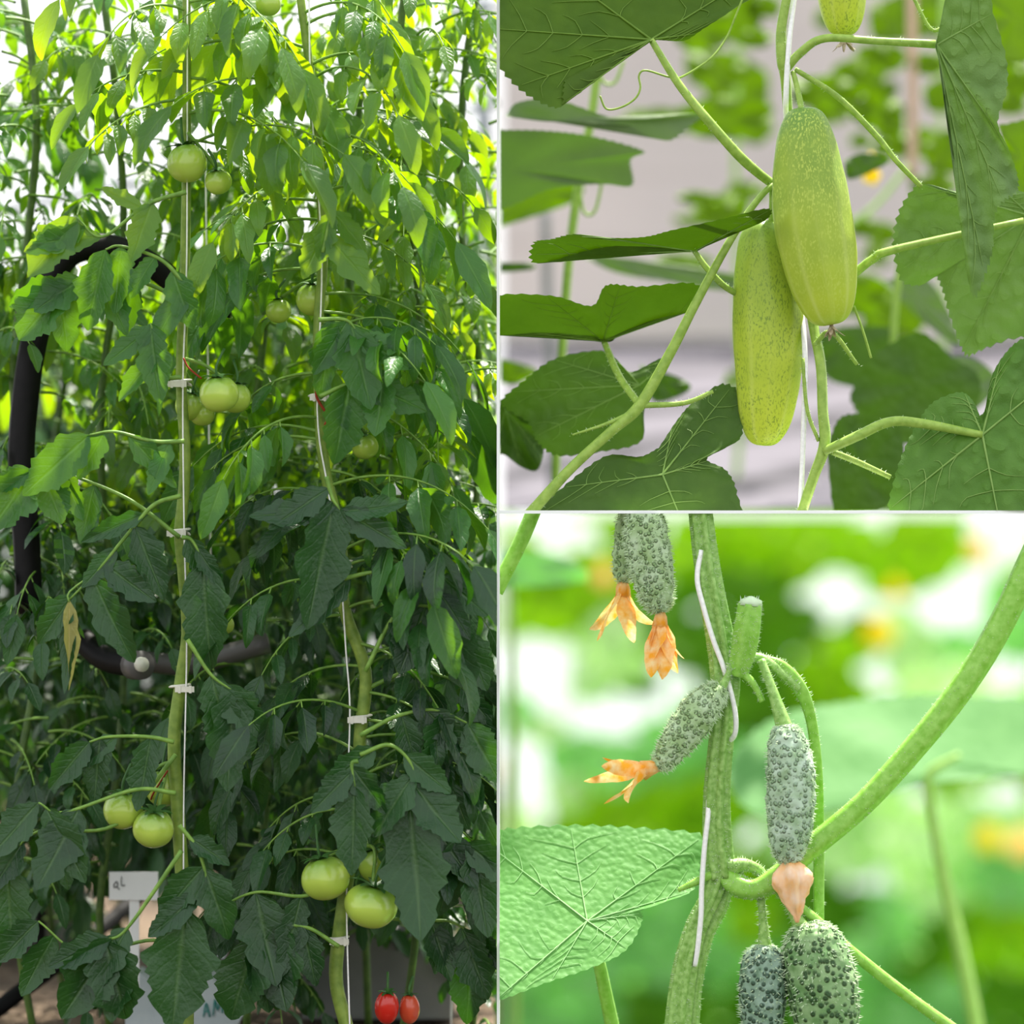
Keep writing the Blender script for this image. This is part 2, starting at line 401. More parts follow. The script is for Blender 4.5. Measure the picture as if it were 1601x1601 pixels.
def tomato(px, py, r, sq, y, mat, label, seed):
    rr = random.Random(seed)
    c0 = P(px, py, y); r *= .001 * (D + y) / D
    t = thing('tomato', label, 'tomato', c0 + Vector((0, 0, -r * sq)), 'tomatoes growing on the plants')
    tilt = Vector((rr.uniform(-.3, .3), rr.uniform(-.35, .1), 1)).normalized()
    ax, rad = [], []
    K = 22
    for i in range(K + 1):
        a = PI * i / K
        h_ = math.cos(a) * sq; w_ = math.sin(a) ** .92 if 0 < i < K else .02
        if i <= 3: h_ -= (.16, .10, .04, .01)[i] * sq   # sunken shoulder
        ax.append(c0 + tilt * (h_ * r)); rad.append(w_ * r)
    b = MB()
    vs_ = []
    up = tilt.orthogonal().normalized(); sd = tilt.cross(up); at = []; n_ = 36
    for i in range(K + 1):
        for k in range(n_):
            a = 2 * PI * k / n_
            rib = 1 + .035 * math.cos(5 * a + seed) * (math.sin(PI * min(1, (K - i) / K + .1)) ** 2)
            vs_.append(ax[i] + (up * math.cos(a) + sd * math.sin(a)) * rad[i] * rib); at.append((k / n_, i / K, .5))
    fs = [(i*n_+k, (i+1)*n_+k, (i+1)*n_+(k+1) % n_, i*n_+(k+1) % n_) for i in range(K) for k in range(n_)]
    fs.append(tuple(range(n_))); fs.append(tuple(K*n_ + k for k in range(n_))[::-1])
    b.add(vs_, fs, at); b.build('fruit_skin', M[mat], t, 'L')
    top = c0 + tilt * (sq * r * .86)
    b = MB()
    for k in range(6):
        a = 2 * PI * k / 6 + rr.random() * .4
        d = up * math.cos(a) + sd * math.sin(a) + tilt * .35
        b.leaflet(top, d, tilt, r * rr.uniform(.8, 1.1), r * .28, .9, .2, .5, 6, 1, 1, 0)
    b.build('calyx', M['calyx'], t, 'L')
    b = MB(); b.tube([top, top + tilt * r * .45 + Vector((0, 0, .005)), top + tilt * r * .5 + Vector((rr.uniform(-.02, .02), .01, r * .7 + .01))], .0022, 6, 4)
    b.build('stalk', M['calyx'], t, 'L')
for i, a in enumerate(TOM): tomato(*a, seed=i * 3 + 1)

# trusses joining the fruit to the stems (parts of the plants)
for tp, pts in ((tp1, [(286, 560, 0), (318, 570, -.02), (345, 588, -.02)]), (tp1, [(286, 575, 0), (300, 600, .03), (315, 625, .05)]),
                (tp1, [(291, 205, 0), (300, 215, -.02), (325, 245, -.02), (338, 262, -.03)]), (tp1, [(278, 1190, 0), (255, 1195, -.01), (225, 1215, -.02), (200, 1238, -.03)]),
                (tp1, [(262, 1195, -.01), (258, 1215, -.02), (248, 1262, -.04)]), (tp2, [(502, 650, 0), (535, 655, .02), (560, 665, .03), (572, 678, .03)]),
                (tp2, [(503, 425, 0), (497, 435, .03), (470, 445, .05), (440, 465, .07)]), (tp2, [(548, 1340, 0), (560, 1325, -.02), (585, 1328, -.02), (583, 1380, -.05)]),
                (tp2, [(550, 1330, 0), (530, 1330, -.02), (512, 1340, -.04)])):
    b = MB(); b.tube([P(*q_) for q_ in pts], .003, 7, 6); b.build('truss', M['petiole'], tp, 'L')

ZONES = [(t_[0], t_[1], t_[2] * .95) for t_ in TOM if t_[4] <= .045 and t_[5] == 'tomato'] + [(620, 1575, 30)]
def blocked(vs_, lim=.05):
    """too much of this leaf in front of a fruit or of the bare stems?"""
    n_ = 0
    for v in vs_[::3]:
        if v[1] > .03: continue
        x, y_ = topx(v)
        for zx, zy, zr in ZONES:
            if abs(x - zx) < zr and abs(y_ - zy) < zr: n_ += 3; break
        else:
            if (430 < y_ < 770 or 850 < y_ < 1290) and abs(x - stem_x(S1, y_)) < 13: n_ += 1
            elif (400 < y_ < 490 or 600 < y_ < 760 or 860 < y_ < 910 or 960 < y_ < 1180 or 1440 < y_) and y_ < 1600 and abs(x - stem_x(S2, y_)) < 13: n_ += 1
    return n_ > lim * len(vs_) / 3

def compound(base, d, L, n_pairs=3, lw=.38, ll=.38, droop=1.2, hang=.8, tint=None, N=9, X=2, rs=.0028):
    """one tomato leaf: rachis with pairs of hanging leaflets; returns two builders (blade, rachis in material slot 1)"""
    b = MB(); d = d.normalized(); g = Vector((0, 0, -1)); p = base.copy(); pts = [p.copy()]; K = 8; dirs = [d]
    for i in range(K):
        dd = (d + g * (droop * ((i + 1) / K) ** 1.4)).normalized(); dirs.append(dd); p = p + dd * (L / K); pts.append(p.copy())
    b.tube(pts, [rs * (1 - .7 * i / K) for i in range(K + 1)], 5, 2, mi=1, cap=False)
    tint = R.random() if tint is None else tint
    def at_(t):
        i = min(K - 1, int(t * K)); f = t * K - i; return pts[i].lerp(pts[i+1], f), dirs[i+1]
    for j in range(n_pairs):
        t = .34 + .6 * j / max(1, n_pairs)
        q_, dd = at_(t + R.uniform(-.03, .03))
        sz = L * ll * R.uniform(.75, 1.1) * (1.0 if j else .75)
        for sgn in (-1, 1):
            sd = dd.cross(Vector((0, 0, 1)));
            sd = sd.normalized() if sd.length > .1 else Vector((1, 0, 0))
            ld = (sd * sgn + dd * .45 + g * hang * R.uniform(.5, 1.4) + Vector((R.uniform(-.2, .2), R.uniform(-.2, .2), 0))).normalized()
            n_ = Vector((0, 0, 1)) + sd * sgn * .6 + Vector((R.uniform(-.4, .4), R.uniform(-.7, .2), 0))
            st = q_ + ld * sz * .16
            b.tube([q_, st], rs * .5, 4, 1, mi=1, cap=False)
            b.leaflet(st, ld, n_, sz, sz * lw * R.uniform(.8, 1.15), R.uniform(.1, 1.9), R.uniform(.05, .75), min(1, max(0, tint + R.uniform(-.3, .3))), N, X, R.choice((3, 4, 5)), .24, R.uniform(-.9, .9))
            if R.random() < .3: b.leaflet(q_ - dd * .01, (sd * sgn + g * .5), n_, sz * .3, sz * .2, .5, .2, tint, max(3, N // 2), 1, 2, .1)
    q_, dd = at_(1)
    b.leaflet(q_, (dd + g * .3 * hang), Vector((0, -.6, 1)) + Vector((R.uniform(-.5, .5), R.uniform(-.5, .5), 0)), L * ll * 1.2, L * ll * lw * 1.25, R.uniform(.3, 1.1), R.uniform(.05, .4), tint, N + 2, X, 5, .17, R.uniform(-.4, .4))
    return b

def leafmat(py): return M['tl_top'] if py < 330 else (M['tl_mid'] if py < 760 else M['tl_low'])  # lower leaves get the material with canopy shade in its colour
def grow(tp, S, n_, pyr, seed, spread):
    R.seed(seed); made = 0; tries = 0
    while made < n_ and tries < n_ * 14:
        tries += 1
        f = (made + R.random() * .8) / n_; py = pyr[0] + (pyr[1] - pyr[0]) * f
        sgn = 1 if (made + (tries // 5)) % 2 else -1
        az = R.uniform(-.85, .55)
        d = Vector((sgn * math.cos(az), math.sin(az), R.uniform(-.1, .6)))
        L = R.uniform(.17, .30) * spread
        b = compound(P(stem_x(S, py), py, 0), d, L, R.choice((3, 3, 4)), droop=R.uniform(.8, 1.9), hang=R.uniform(.5, 1.6))
        if blocked(b.v): continue
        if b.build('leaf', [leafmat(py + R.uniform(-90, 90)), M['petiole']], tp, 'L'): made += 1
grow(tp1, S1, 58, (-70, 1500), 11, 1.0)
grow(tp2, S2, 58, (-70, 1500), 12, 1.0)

# hero leaves seen clearly in the photograph: (plant, rachis px points, depth, leaflets [(t, px tip offset)], mat)
def hero(tp, pts, leaflets, mat, y=-.08, w_=.42):
    b = MB(); W = [P(a, b_, y) for a, b_ in pts]
    fr = b.tube(W, [.004 * (1 - .6 * i / (len(W) - 1)) for i in range(len(W))], 6, 8, mi=1)
    for t, dx, dy, wd in leaflets:
        p, d, *_ = fr[min(len(fr) - 1, int(t * (len(fr) - 1)))]
        v = Vector((dx * .001, R.uniform(-.015, .01), -dy * .001)); L = v.length
        b.leaflet(p, v, Vector((R.uniform(-.3, .3) - v.x * 2, -1, .35)), L * 1.04, L * wd, R.uniform(-.45, .45), R.uniform(.1, .5), R.uniform(.2, .8), 24, 3, 6, .3, R.uniform(-.3, .3))
    b.build('leaf', [mat, M['petiole']], tp, 'L')
R.seed(5)
hero(tp1, [(283, 775), (240, 790), (200, 835), (150, 895), (108, 938)], [(.35, -95, 40, .3), (.45, 45, 110, .45), (.6, -50, 60, .45), (.7, 80, 60, .5), (.8, 60, 130, .4), (.95, -60, 75, .5), (1, -2, 140, .18)], M['tl_low'])
hero(tp1, [(272, 1160), (230, 1152), (170, 1152), (140, 1160)], [(.3, -20, 110, .42), (.6, -70, 50, .4), (.8, -10, 100, .45), (1, -60, 70, .5)], M['tl_low'])
hero(tp1, [(283, 590), (255, 585), (240, 520), (235, 505)], [(.5, -60, 70, .4), (1, 15, 120, .45), (.8, -70, 60, .4)], M['tl_mid'])
hero(tp1, [(286, 440), (250, 405), (190, 385), (165, 390)], [(.4, -40, 60, .5), (.7, -10, 100, .5), (1, -30, 120, .5), (.2, 30, 90, .5)], M['tl_mid'])
hero(tp1, [(284, 840), (300, 845), (320, 880)], [(.3, 35, 65, .5), (.95, 10, 165, .46), (.7, 40, 60, .4)], M['tl_low'], -.06)
hero(tp1, [(293, 1000), (330, 1055), (365, 1080)], [(.5, 30, 120, .5), (1, -10, 150, .5), (.8, 70, 90, .5)], M['tl_low'])
hero(tp1, [(280, 1290), (310, 1330), (320, 1380), (290, 1420)], [(.2, 60, 40, .5), (.5, 40, 110, .5), (.5, -70, 80, .5), (1, -20, 180, .62), (.85, -70, 60, .5)], M['tl_low'], -.1)
hero(tp1, [(275, 1240), (210, 1235), (100, 1270), (60, 1255)], [(.6, -60, 120, .55), (.9, 60, 110, .5), (1, -80, 90, .5)], M['tl_low'], -.1)
hero(tp1, [(284, 1330), (200, 1450), (165, 1470)], [(.5, -50, 90, .5), (.8, -80, 120, .6), (1, 30, 120, .7), (.9, -90, 40, .5)], M['tl_low'], -.1)
hero(tp1, [(288, 690), (240, 690), (180, 675), (140, 680)], [(.2, -30, 80, .4), (.55, 70, 80, .35), (.8, -40, 70, .5), (1, -100, 90, .5)], M['tl_mid'])
hero(tp1, [(291, 300), (230, 320), (160, 370), (120, 340)], [(.4, -60, -30, .4), (.7, -110, 10, .4), (1, -70, 90, .6), (.9, -90, 40, .5), (.3, -30, 90, .5)], M['tl_top'])
hero(tp1, [(287, 470), (220, 440), (150, 430), (95, 450)], [(.4, -20, 90, .45), (.65, 40, 90, .45), (.8, -70, 50, .7), (1, -60, 80, .8), (.95, -95, 30, .5), (1, 10, 95, .6)], M['tl_mid'], -.05)
hero(tp1, [(281, 840), (200, 780), (100, 740), (50, 735)], [(.5, -20, 90, .45), (.7, 30, 70, .5), (1, -60, 90, .8), (.9, 30, 80, .7), (1, -60, 30, .6)], M['tl_mid'], -.05)
hero(tp2, [(498, 500), (540, 500), (560, 520)], [(.3, -20, 120, .4), (.7, 30, 130, .55), (1, 80, 60, .5), (.6, -50, 80, .5)], M['tl_mid'])
hero(tp2, [(510, 745), (520, 780), (535, 800)], [(.3, -90, 60, .45), (.6, -40, 190, .42), (.8, -130, 20, .4), (1, 100, -10, .4), (.9, 100, 60, .4)], M['tl_low'], -.1)
hero(tp2, [(538, 905), (580, 895), (640, 890), (690, 900)], [(.1, -90, 90, .35), (.5, 20, 90, .6), (.8, 40, 80, .5), (1, 70, 60, .6), (.3, 60, 50, .5)], M['tl_low'])
hero(tp2, [(563, 1180), (610, 1165), (645, 1200), (640, 1250)], [(.2, -80, 60, .45), (.5, 70, 60, .5), (.75, -60, 90, .55), (1, 20, 210, .5), (.85, 70, 90, .6)], M['tl_low'], -.1)
hero(tp2, [(560, 1190), (550, 1195), (555, 1230)], [(1, -5, 130, .5), (.7, -60, 60, .5), (.6, 50, 70, .5)], M['tl_low'], -.12)
hero(tp2, [(571, 1050), (620, 960), (680, 950), (720, 985)], [(.3, 20, 80, .4), (.6, -40, 100, .6), (.8, 40, 120, .5), (1, 40, 90, .6)], M['tl_low'])
hero(tp2, [(500, 620), (545, 600), (600, 590)], [(.5, -20, 120, .6), (1, -10, 90, .6), (.8, 90, 50, .5), (.3, 20, 60, .5)], M['tl_mid'])
hero(tp2, [(505, 395), (515, 345), (520, 330)], [(.6, -40, 90, .5), (1, 50, 60, .5), (.9, -20, 70, .5), (.3, 80, 90, .4)], M['tl_top'])
hero(tp2, [(545, 1360), (480, 1400), (400, 1395), (340, 1420)], [(.4, -30, 120, .4), (.7, 30, 140, .6), (.9, -50, 70, .5), (1, -30, 100, .5)], M['tl_low'], -.05)
hero(tp2, [(563, 1150), (620, 1120), (680, 1110), (730, 1130)], [(.4, 20, 70, .6), (.6, 60, 60, .6), (.8, -30, 80, .6), (1, 50, 90, .6)], M['tl_low'])
hero(tp2, [(556, 1290), (620, 1290), (700, 1300), (740, 1330)], [(.4, -10, 120, .5), (.6, 60, 90, .5), (.8, -30, 120, .5), (1, 20, 130, .5), (.9, 80, 60, .5)], M['tl_low'], -.04)
hero(tp2, [(536, 1420), (640, 1440), (700, 1440), (740, 1460)], [(.5, 30, 90, .5), (.7, -20, 80, .45), (.85, 40, 110, .55), (1, -10, 140, .5), (.95, 60, 60, .5)], M['tl_low'], .05)
hero(tp2, [(530, 1480), (480, 1450), (430, 1450), (400, 1470)], [(.4, 20, 90, .5), (.6, -10, 130, .6), (.8, 30, 120, .6), (1, -40, 120, .7), (1, 20, 110, .5)], M['tl_low'], -.05)
hero(tp1, [(290, 1500), (240, 1470), (130, 1490), (60, 1440)], [(.5, -10, 110, .6), (.75, 40, 90, .6), (.9, -50, 90, .5), (1, -60, 60, .6)], M['tl_low'], -.08)
hero(tp1, [(275, 1180), (180, 1290), (60, 1300), (10, 1350)], [(.6, 20, 90, .5), (.8, -50, 80, .5), (1, 10, 140, .5)], M['tl_low'], -.05)
hero(tp2, [(566, 1080), (640, 1050), (700, 1060), (740, 1090)], [(.4, 10, 90, .6), (.7, -30, 110, .5), (.85, 50, 60, .5), (1, 10, 110, .6)], M['tl_low'], .0)
b = MB(); b.leaflet(P(108, 938, -.09), Vector((0, 0, -1)), Vector((.3, -1, 0)), .14, .03, .1, .5, .6, 10, 2, 6, .3, 1.2); b.build('leaf', [M['dry']], tp1, label='dried brown leaf hanging straight down')
b = MB(); b.tube([P(108, 942, -.09), P(109, 925, -.085), P(150, 895, -.08)], .0016, 5, 3); b.build('stalk', M['petiole'], tp1)

# twines and clips
def line(name, pts, r, mat, label, cat_, bay=None, flat=1.0, group=None):
    b = MB(); b.tube([P(*q_) for q_ in pts], r, 6, 6, flat=flat); return tag(b.build(name, M[mat], None, bay), label, cat_, group)
line('support_twine', [(293, -40, -.012), (292, 400, -.012), (286, 600, -.014), (288, 835, -.014), (292, 1000, -.014), (287, 1270, -.014), (288, 1500, -.01)], .0013, 'twine', 'straight white twine running down the left tomato stem', 'string')
line('support_twine', [(483, -40, -.014), (486, 150, -.014), (503, 400, -.014), (496, 640, -.014), (512, 760, -.014), (531, 880, -.016), (541, 1020, -.01), (547, 1110, -.012), (543, 1250, -.014), (542, 1420, -.014), (545, 1550, -.014), (549, 1660, -.005)], .0014, 'twine', 'white twine slanting beside the bending right tomato stem', 'string')
line('support_twine', [(321, -40, .2), (322, 300, .2), (330, 900, .25)], .0015, 'twine', 'thin twine hanging in the shade right of the left tomato stem', 'string')
line('support_twine', [(704, 1380, .4), (706, 1500, .4), (705, 1610, .4)], .0015, 'twine', 'short twine seen low near the white divider', 'string')
line('tie_cord', [(287, 560, -.015), (295, 575, -.02), (315, 592, -.03)], .0015, 'rust', 'rust brown tie cord above the glossy tomato', 'string')
line('tie_cord', [(497, 590, -.02), (495, 620, -.02), (512, 650, -.02), (508, 665, -.02)], .0022, 'rust', 'dark red tie cord on the right tomato stem', 'string')
line('tie_cord', [(262, 1205, -.03), (240, 1240, .0), (236, 1250, .01)], .0014, 'rust', 'red tie thread beside the low left tomatoes', 'string')
for px, py, lb in ((278, 601, 'white plastic clip above the middle left tomato cluster'), (277, 834, 'white plastic clip at half height of the left stem'), (290, 1077, 'white plastic clip on the left stem above the forked stalk'),
                   (525, 884, 'white plastic clip on the upper part of the bending stem'), (559, 1125, 'white plastic ring clip at the bend of the right stem'), (531, 1471, 'white plastic clip below the biggest green tomato'), (500, 622, 'small white clip with red cord on the right stem')):
    S = S1 if px < 400 else S2; c0 = P(px, py, 0)
    t = thing('plant_clip', lb, 'clip', c0, 'plastic clips on the tomato stems')
    cx = P(stem_x(S, py), py, 0)
    b = MB(); ring = [cx + Vector((.0135 * math.cos(a), .0135 * math.sin(a), .0005 * k)) for k, a in enumerate([2 * PI * i / 14 for i in range(15)])]
    b.tube(ring, .0022, 6, 1, flat=2.2); b.build('ring', M['clipm'], t)
    b = MB(); b.box(c0 + Vector((0, -.016, 0)), (.030, .003, .009)); b.box(c0 + Vector((-.008, -.018, 0)), (.004, .002, .012)); b.box(c0 + Vector((.009, -.018, 0)), (.004, .002, .012)); b.build('tab', M['clipm'], t, smooth=False)

# back rows
OPEN = [(208, 1385, 44), (210, 1480, 30), (300, 1570, 75), (40, 1520, 70), (620, 1560, 60), (560, 1530, 60), (45, 640, 34), (40, 760, 34), (218, 1040, 18), (370, 1530, 40)]
def back_plant(px, y, top, bot, n_, spread, label, seed, mat, Lr=(.15, .27), stem=True, dens=1):
    R.seed(seed)
    tp = thing('tomato_plant', label, 'plant', Vector((P(px, 800, y).x, y, 0)), 'tomato plants in the rows behind')
    x0 = P(px, 800, y).x; zt = P(px, top, y).z; zb = max(.02, P(px, bot, y).z)
    b = MB(); pts = [Vector((x0 + .02 * math.sin(i * 1.7 + seed), y + .02 * math.cos(i * 2.1), zt * i / 8)) for i in range(9)]
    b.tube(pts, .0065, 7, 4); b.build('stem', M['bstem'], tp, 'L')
    b = MB()
    n_ = int(n_ * 1.45)
    for i in range(n_):
        z = zb + (zt - zb) * ((i + R.random()) / n_); az = R.uniform(0, 2 * PI); L = R.uniform(*Lr) * spread
        q_ = compound(Vector((x0 + R.uniform(-.05, .05), y + R.uniform(-.05, .05), z)), Vector((math.cos(az), math.sin(az) * .8, R.uniform(-.1, .6))), L, R.choice((3, 3, 4)), droop=R.uniform(.7, 1.8), hang=R.uniform(.4, 1.5), N=7, X=1, ll=.34)
        if sum(1 for v in q_.v[::5] if v[1] < .9 and any((topx(v)[0] - a_[0]) ** 2 + (topx(v)[1] - a_[1]) ** 2 < a_[2] ** 2 for a_ in OPEN)) > .06 * len(q_.v) / 5: continue
        if z > .5 and any(v[1] < .05 for v in q_.v[::7]) and blocked(q_.v, .1): continue
        b.v_off = len(b.v); o_ = len(b.v); b.v += q_.v; b.a += q_.a; b.f += [tuple(o_ + k for k in f) for f in q_.f]; b.m += [m_ if m_ else (2 if z < .92 + R.uniform(-.12, .12) else 0) for m_ in q_.m]  # low leaves take slot two, whose dark colour paints in the depth shade
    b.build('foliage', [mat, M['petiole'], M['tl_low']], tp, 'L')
BP = [
 (40, .30, -20, 1580, 64, .8, 'leafy tomato plant at the left edge behind the black pipe', 'tl_mid'),
 (175, .34, -40, 1560, 66, .8, 'tomato plant filling the gap left of the left stem', 'tl_back'),
 (400, .30, -20, 1580, 72, .8, 'tomato plant in the shade between the two front stems', 'tl_back'),
 (640, .22, -80, 1600, 90, .75, 'sunlit yellow green tomato plant right of the right stem', 'tl_top'),
 (735, .34, -60, 1640, 84, .7, 'tall sunlit tomato plant next to the white divider', 'tl_back'),
 (560, .45, -80, 1560, 90, .8, 'tomato plant behind the bending stem, glowing at the top', 'tl_back'),
 (90, .75, 400, 1500, 70, .9, 'second row tomato plant far left, low in the shade', 'tl_back'),
 (280, .70, 330, 1560, 84, .9, 'second row tomato plant behind the left stem', 'tl_back'),
 (460, .80, 240, 1560, 90, .9, 'second row tomato plant behind the middle gap', 'tl_back'),
 (680, .75, 150, 1500, 84, .9, 'second row tomato plant seen as light specks near the divider', 'tl_back'),
 (-40, .55, 0, 1560, 50, 1.0, 'tomato plant cut off by the left edge of the picture', 'tl_mid'),
]
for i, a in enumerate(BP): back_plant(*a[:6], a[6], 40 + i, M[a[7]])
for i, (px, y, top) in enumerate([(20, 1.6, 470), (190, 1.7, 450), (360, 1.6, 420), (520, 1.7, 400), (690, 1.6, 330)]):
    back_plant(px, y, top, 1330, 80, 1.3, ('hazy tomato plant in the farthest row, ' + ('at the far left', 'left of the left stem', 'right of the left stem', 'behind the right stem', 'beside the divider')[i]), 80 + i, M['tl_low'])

# pipes, hose, frame wires
line('irrigation_pipe', [(45, 960, .2), (42, 860, .2), (33, 720, .2), (42, 600, .2), (56, 520, .2), (78, 440, .2), (115, 392, .2), (180, 388, .22), (245, 420, .24), (300, 465, .26), (350, 490, .3)], .0235, 'black', 'thick black bent pipe rising at the left edge', 'pipe')
t = thing('drain_pipe', 'black horizontal pipe with a pale open end behind the left leaves', 'pipe', P(170, 1040, .2))
b = MB(); b.tube([P(128, 1000, .24), P(165, 1030, .2), P(212, 1040, .16)], .02, 14, 6); b.build('pipe_body', M['black'], t)
b = MB(); b.tube([P(208, 1040, .165), P(222, 1040, .14)], [.0235, .0235], 16, 2); b.build('end_collar', M['greyp'], t)
b = MB(); b.tube([P(214, 1038, .15), P(223, 1039, .132)], [.012, .012], 14, 2); b.build('plug', M['clipm'], t)
line('grey_pipe', [(230, 1035, .25), (300, 1038, .25), (420, 1005, .25)], .018, 'greyp', 'dull grey pipe crossing behind the left stem at mid height', 'pipe')
line('hose', [(-20, 1590, .45), (40, 1545, .5), (100, 1500, .6), (160, 1450, .8), (220, 1400, 1.0)], .016, 'black', 'black hose lying on the soil in the bottom left corner', 'hose')
line('frame_post', [(66, 1320, .9), (64, 1400, .9), (62, 1500, .9)], .012, 'black', 'short black post standing in the soil at bottom left', 'post')
gf = thing('greenhouse_frame', 'steel greenhouse frame of thin tubes and wires against the sky', 'frame', Vector((-1.45, 2.5, 0)))
for a, b_, r in (((-60, -35, 2.5), (430, 400, 2.5), .006), ((-40, 60, 2.5), (300, 390, 2.5), .004), ((-60, 345, 2.5), (777, 160, 2.5), .009), ((752, -60, 2.5), (766, 330, 2.5), .008), ((640, 40, 2.5), (776, 95, 2.5), .005), ((-50, 150, 2.5), (420, 215, 2.5), .004), ((690, 25, 2.5), (776, 10, 2.5), .012), ((740, 80, 2.5), (776, 60, 2.5), .01), ((-60, -40, 2.5), (-55, 1422, 2.5), .02), ((752, 120, 2.5), (754, 1420, 2.5), .008)):
    b = MB(); b.tube([P(*a), P(*[(p + q_) / 2 for p, q_ in zip(a, b_)]), P(*b_)], r, 8, 3); b.build('tube' if r > .005 else 'wire', M['steel'], gf, 'L')

# bottom junk : sign, post, foam boxes, pots, crate
t = thing('plant_sign', 'white handwritten sign on a white stake, bottom left', 'sign', P(208, 1540, .3))
M['ink'] = plain('ink', lin(40, 40, 44), .6); M['teal'] = plain('teal_marker', lin(40, 150, 140), .6)
b = MB(); b.box(P(209, 1385, .3), (.080, .004, .046)); b.build('panel', M['white'], t, smooth=False)
b = MB(); b.box(P(210, 1478, .304), (.016, .005, .16)); b.build('stake', M['white'], t, smooth=False)
b = MB()
for st in ([(178, 1383), (182, 1378), (184, 1384), (179, 1388), (178, 1383)], [(182, 1386), (187, 1391)], [(190, 1370), (190, 1384), (196, 1384)]):
    b.tube([P(x, y_, .2965) for x, y_ in st], .0008, 4, 3)
b.build('handwriting', M['ink'], t)
M['foam'] = plain('white_foam', lin(206, 214, 216), .7, .2, lin(176, 188, 192), 14, .3)
def slab(outline, y, th, mat, name, parent=None):
    b = MB(); n_ = len(outline)
    f = [P(x, yy, y) for x, yy in outline]; k = [v + Vector((0, th, 0)) for v in f]
    b.add(f + k, [tuple(range(n_)), tuple(range(n_, 2 * n_))[::-1]] + [(i, n_ + i, n_ + (i + 1) % n_, (i + 1) % n_) for i in range(n_)])
    return b.build(name, M[mat], parent, 'L', smooth=False)
t = thing('foam_box', 'torn white foam box with teal lettering on the soil at bottom', 'box', P(310, 1660, .35))
slab([(196, 1610), (195, 1560), (214, 1520), (240, 1535), (262, 1565), (290, 1570), (310, 1535), (322, 1508), (334, 1530), (345, 1550), (398, 1560), (372, 1600), (360, 1640), (200, 1640)], .35, .09, 'foam', 'box_wall', t)
b = MB()
for st in ([(318, 1590), (322, 1568), (328, 1590)], [(320, 1582), (327, 1580)], [(333, 1588), (336, 1562), (340, 1580), (346, 1560), (348, 1584)]): b.tube([P(x, y_, .348) for x, y_ in st], .0014, 4, 3)
b.build('lettering', M['teal'], t)
tag(slab([(340, 1410), (358, 1425), (362, 1470), (350, 1500), (338, 1495)], .4, .03, 'foam', 'foam_scrap'), 'upright scrap of white foam right of the sign', 'scrap')
tag(slab([(392, 1480), (412, 1482), (425, 1500), (410, 1520), (392, 1512)], .45, .03, 'foam', 'foam_scrap'), 'pale foam scrap between the two front stems near the ground', 'scrap')
M['crate'] = plain('grey_plastic', lin(128, 128, 126), .55, .4, lin(104, 106, 106), 8)
t = thing('crate', 'grey plastic crate behind the base of the right stem', 'crate', Vector((P(590, 1500, .6).x, .7, 0)))
b = MB(); cx = P(590, 1500, .6).x
b.box((cx, .6, .085), (.26, .01, .15)); b.box((cx, .8, .085), (.26, .01, .15)); b.box((cx - .125, .7, .085), (.01, .2, .15)); b.box((cx + .125, .7, .085), (.01, .2, .15)); b.box((cx, .7, .012), (.26, .2, .01)); b.build('body', M['crate'], t, smooth=False)
b = MB(); b.tube([Vector((cx - .13, .59, .162)), Vector((cx + .13, .59, .162))], .006, 6, 2); b.build('rim', M['greyp'], t)
M['pot'] = plain('cloudy_plastic', lin(150, 152, 142), .25, .5, lin(120, 122, 112), 30, tl=.3)
for px, py, r, lb in ((36, 1365, .028, 'cloudy plastic cup on the soil at the left edge'), (95, 1385, .034, 'wide cloudy plastic bowl on the soil left of the sign')):
    y = 1.7; c0 = P(px, py, y); c0.z = .03
    b = MB(); ax = [c0 + Vector((0, 0, z)) for z in (-.03, -.03, .0, .05, .09, .09, .0, -.02)]; b.lathe(ax, [.001, r * 1.2, r * 1.4, r * 1.6, r * 1.8, r * 1.7, r * 1.3, .001], 28)
    tag(b.build('plastic_cup' if r < .03 else 'plastic_bowl', M['pot'], None, 'L'), lb, 'cup' if r < .03 else 'bowl')

# ================================================================== CUCUMBER HELPERS
M['cl_under'] = cuke_leaf('cucumber_leaf_underside', lin(60, 88, 8), lin(76, 104, 16), lin(70, 110, 0), .16, .25)
M['cl_sage'] = cuke_leaf('cucumber_leaf_sage', lin(98, 126, 70), lin(112, 140, 82), lin(90, 130, 30), .16, 1.2, 46)
M['cl_deep'] = cuke_leaf('cucumber_leaf_deep', lin(66, 94, 38), lin(78, 106, 42), lin(70, 110, 10), .18, .5, 60)
M['cl_green'] = cuke_leaf('cucumber_leaf_green', lin(80, 116, 46), lin(98, 134, 64), lin(90, 140, 20), .2, 1.0, 50)
M['cl_bg'] = cuke_leaf('cucumber_leaf_backlit', lin(88, 120, 10), lin(106, 138, 20), lin(100, 140, 0), .26, .1)
M['cl_grey'] = cuke_leaf('cucumber_leaf_greyish', lin(102, 120, 84), lin(112, 130, 86), lin(90, 130, 40), .15, .1)
M['cl_pale'] = cuke_leaf('gherkin_leaf_pale', lin(158, 205, 142), lin(174, 215, 150), lin(150, 220, 90), .25, .3, 90)
M['cl_fresh'] = cuke_leaf('gherkin_leaf_fresh', lin(84, 140, 66), lin(100, 156, 78), lin(100, 165, 35), .2, .2, 110)
M['cl_lime'] = cuke_leaf('gherkin_leaf_lime', lin(128, 172, 8), lin(146, 186, 14), lin(120, 175, 0), .35, .1)
M['cl_dark'] = cuke_leaf('gherkin_leaf_dark', lin(76, 122, 14), lin(90, 138, 20), lin(70, 120, 0), .25, .1)
M['cl_soft'] = cuke_leaf('gherkin_leaf_soft', lin(92, 148, 78), lin(106, 160, 90), lin(100, 165, 60), .2, .1)
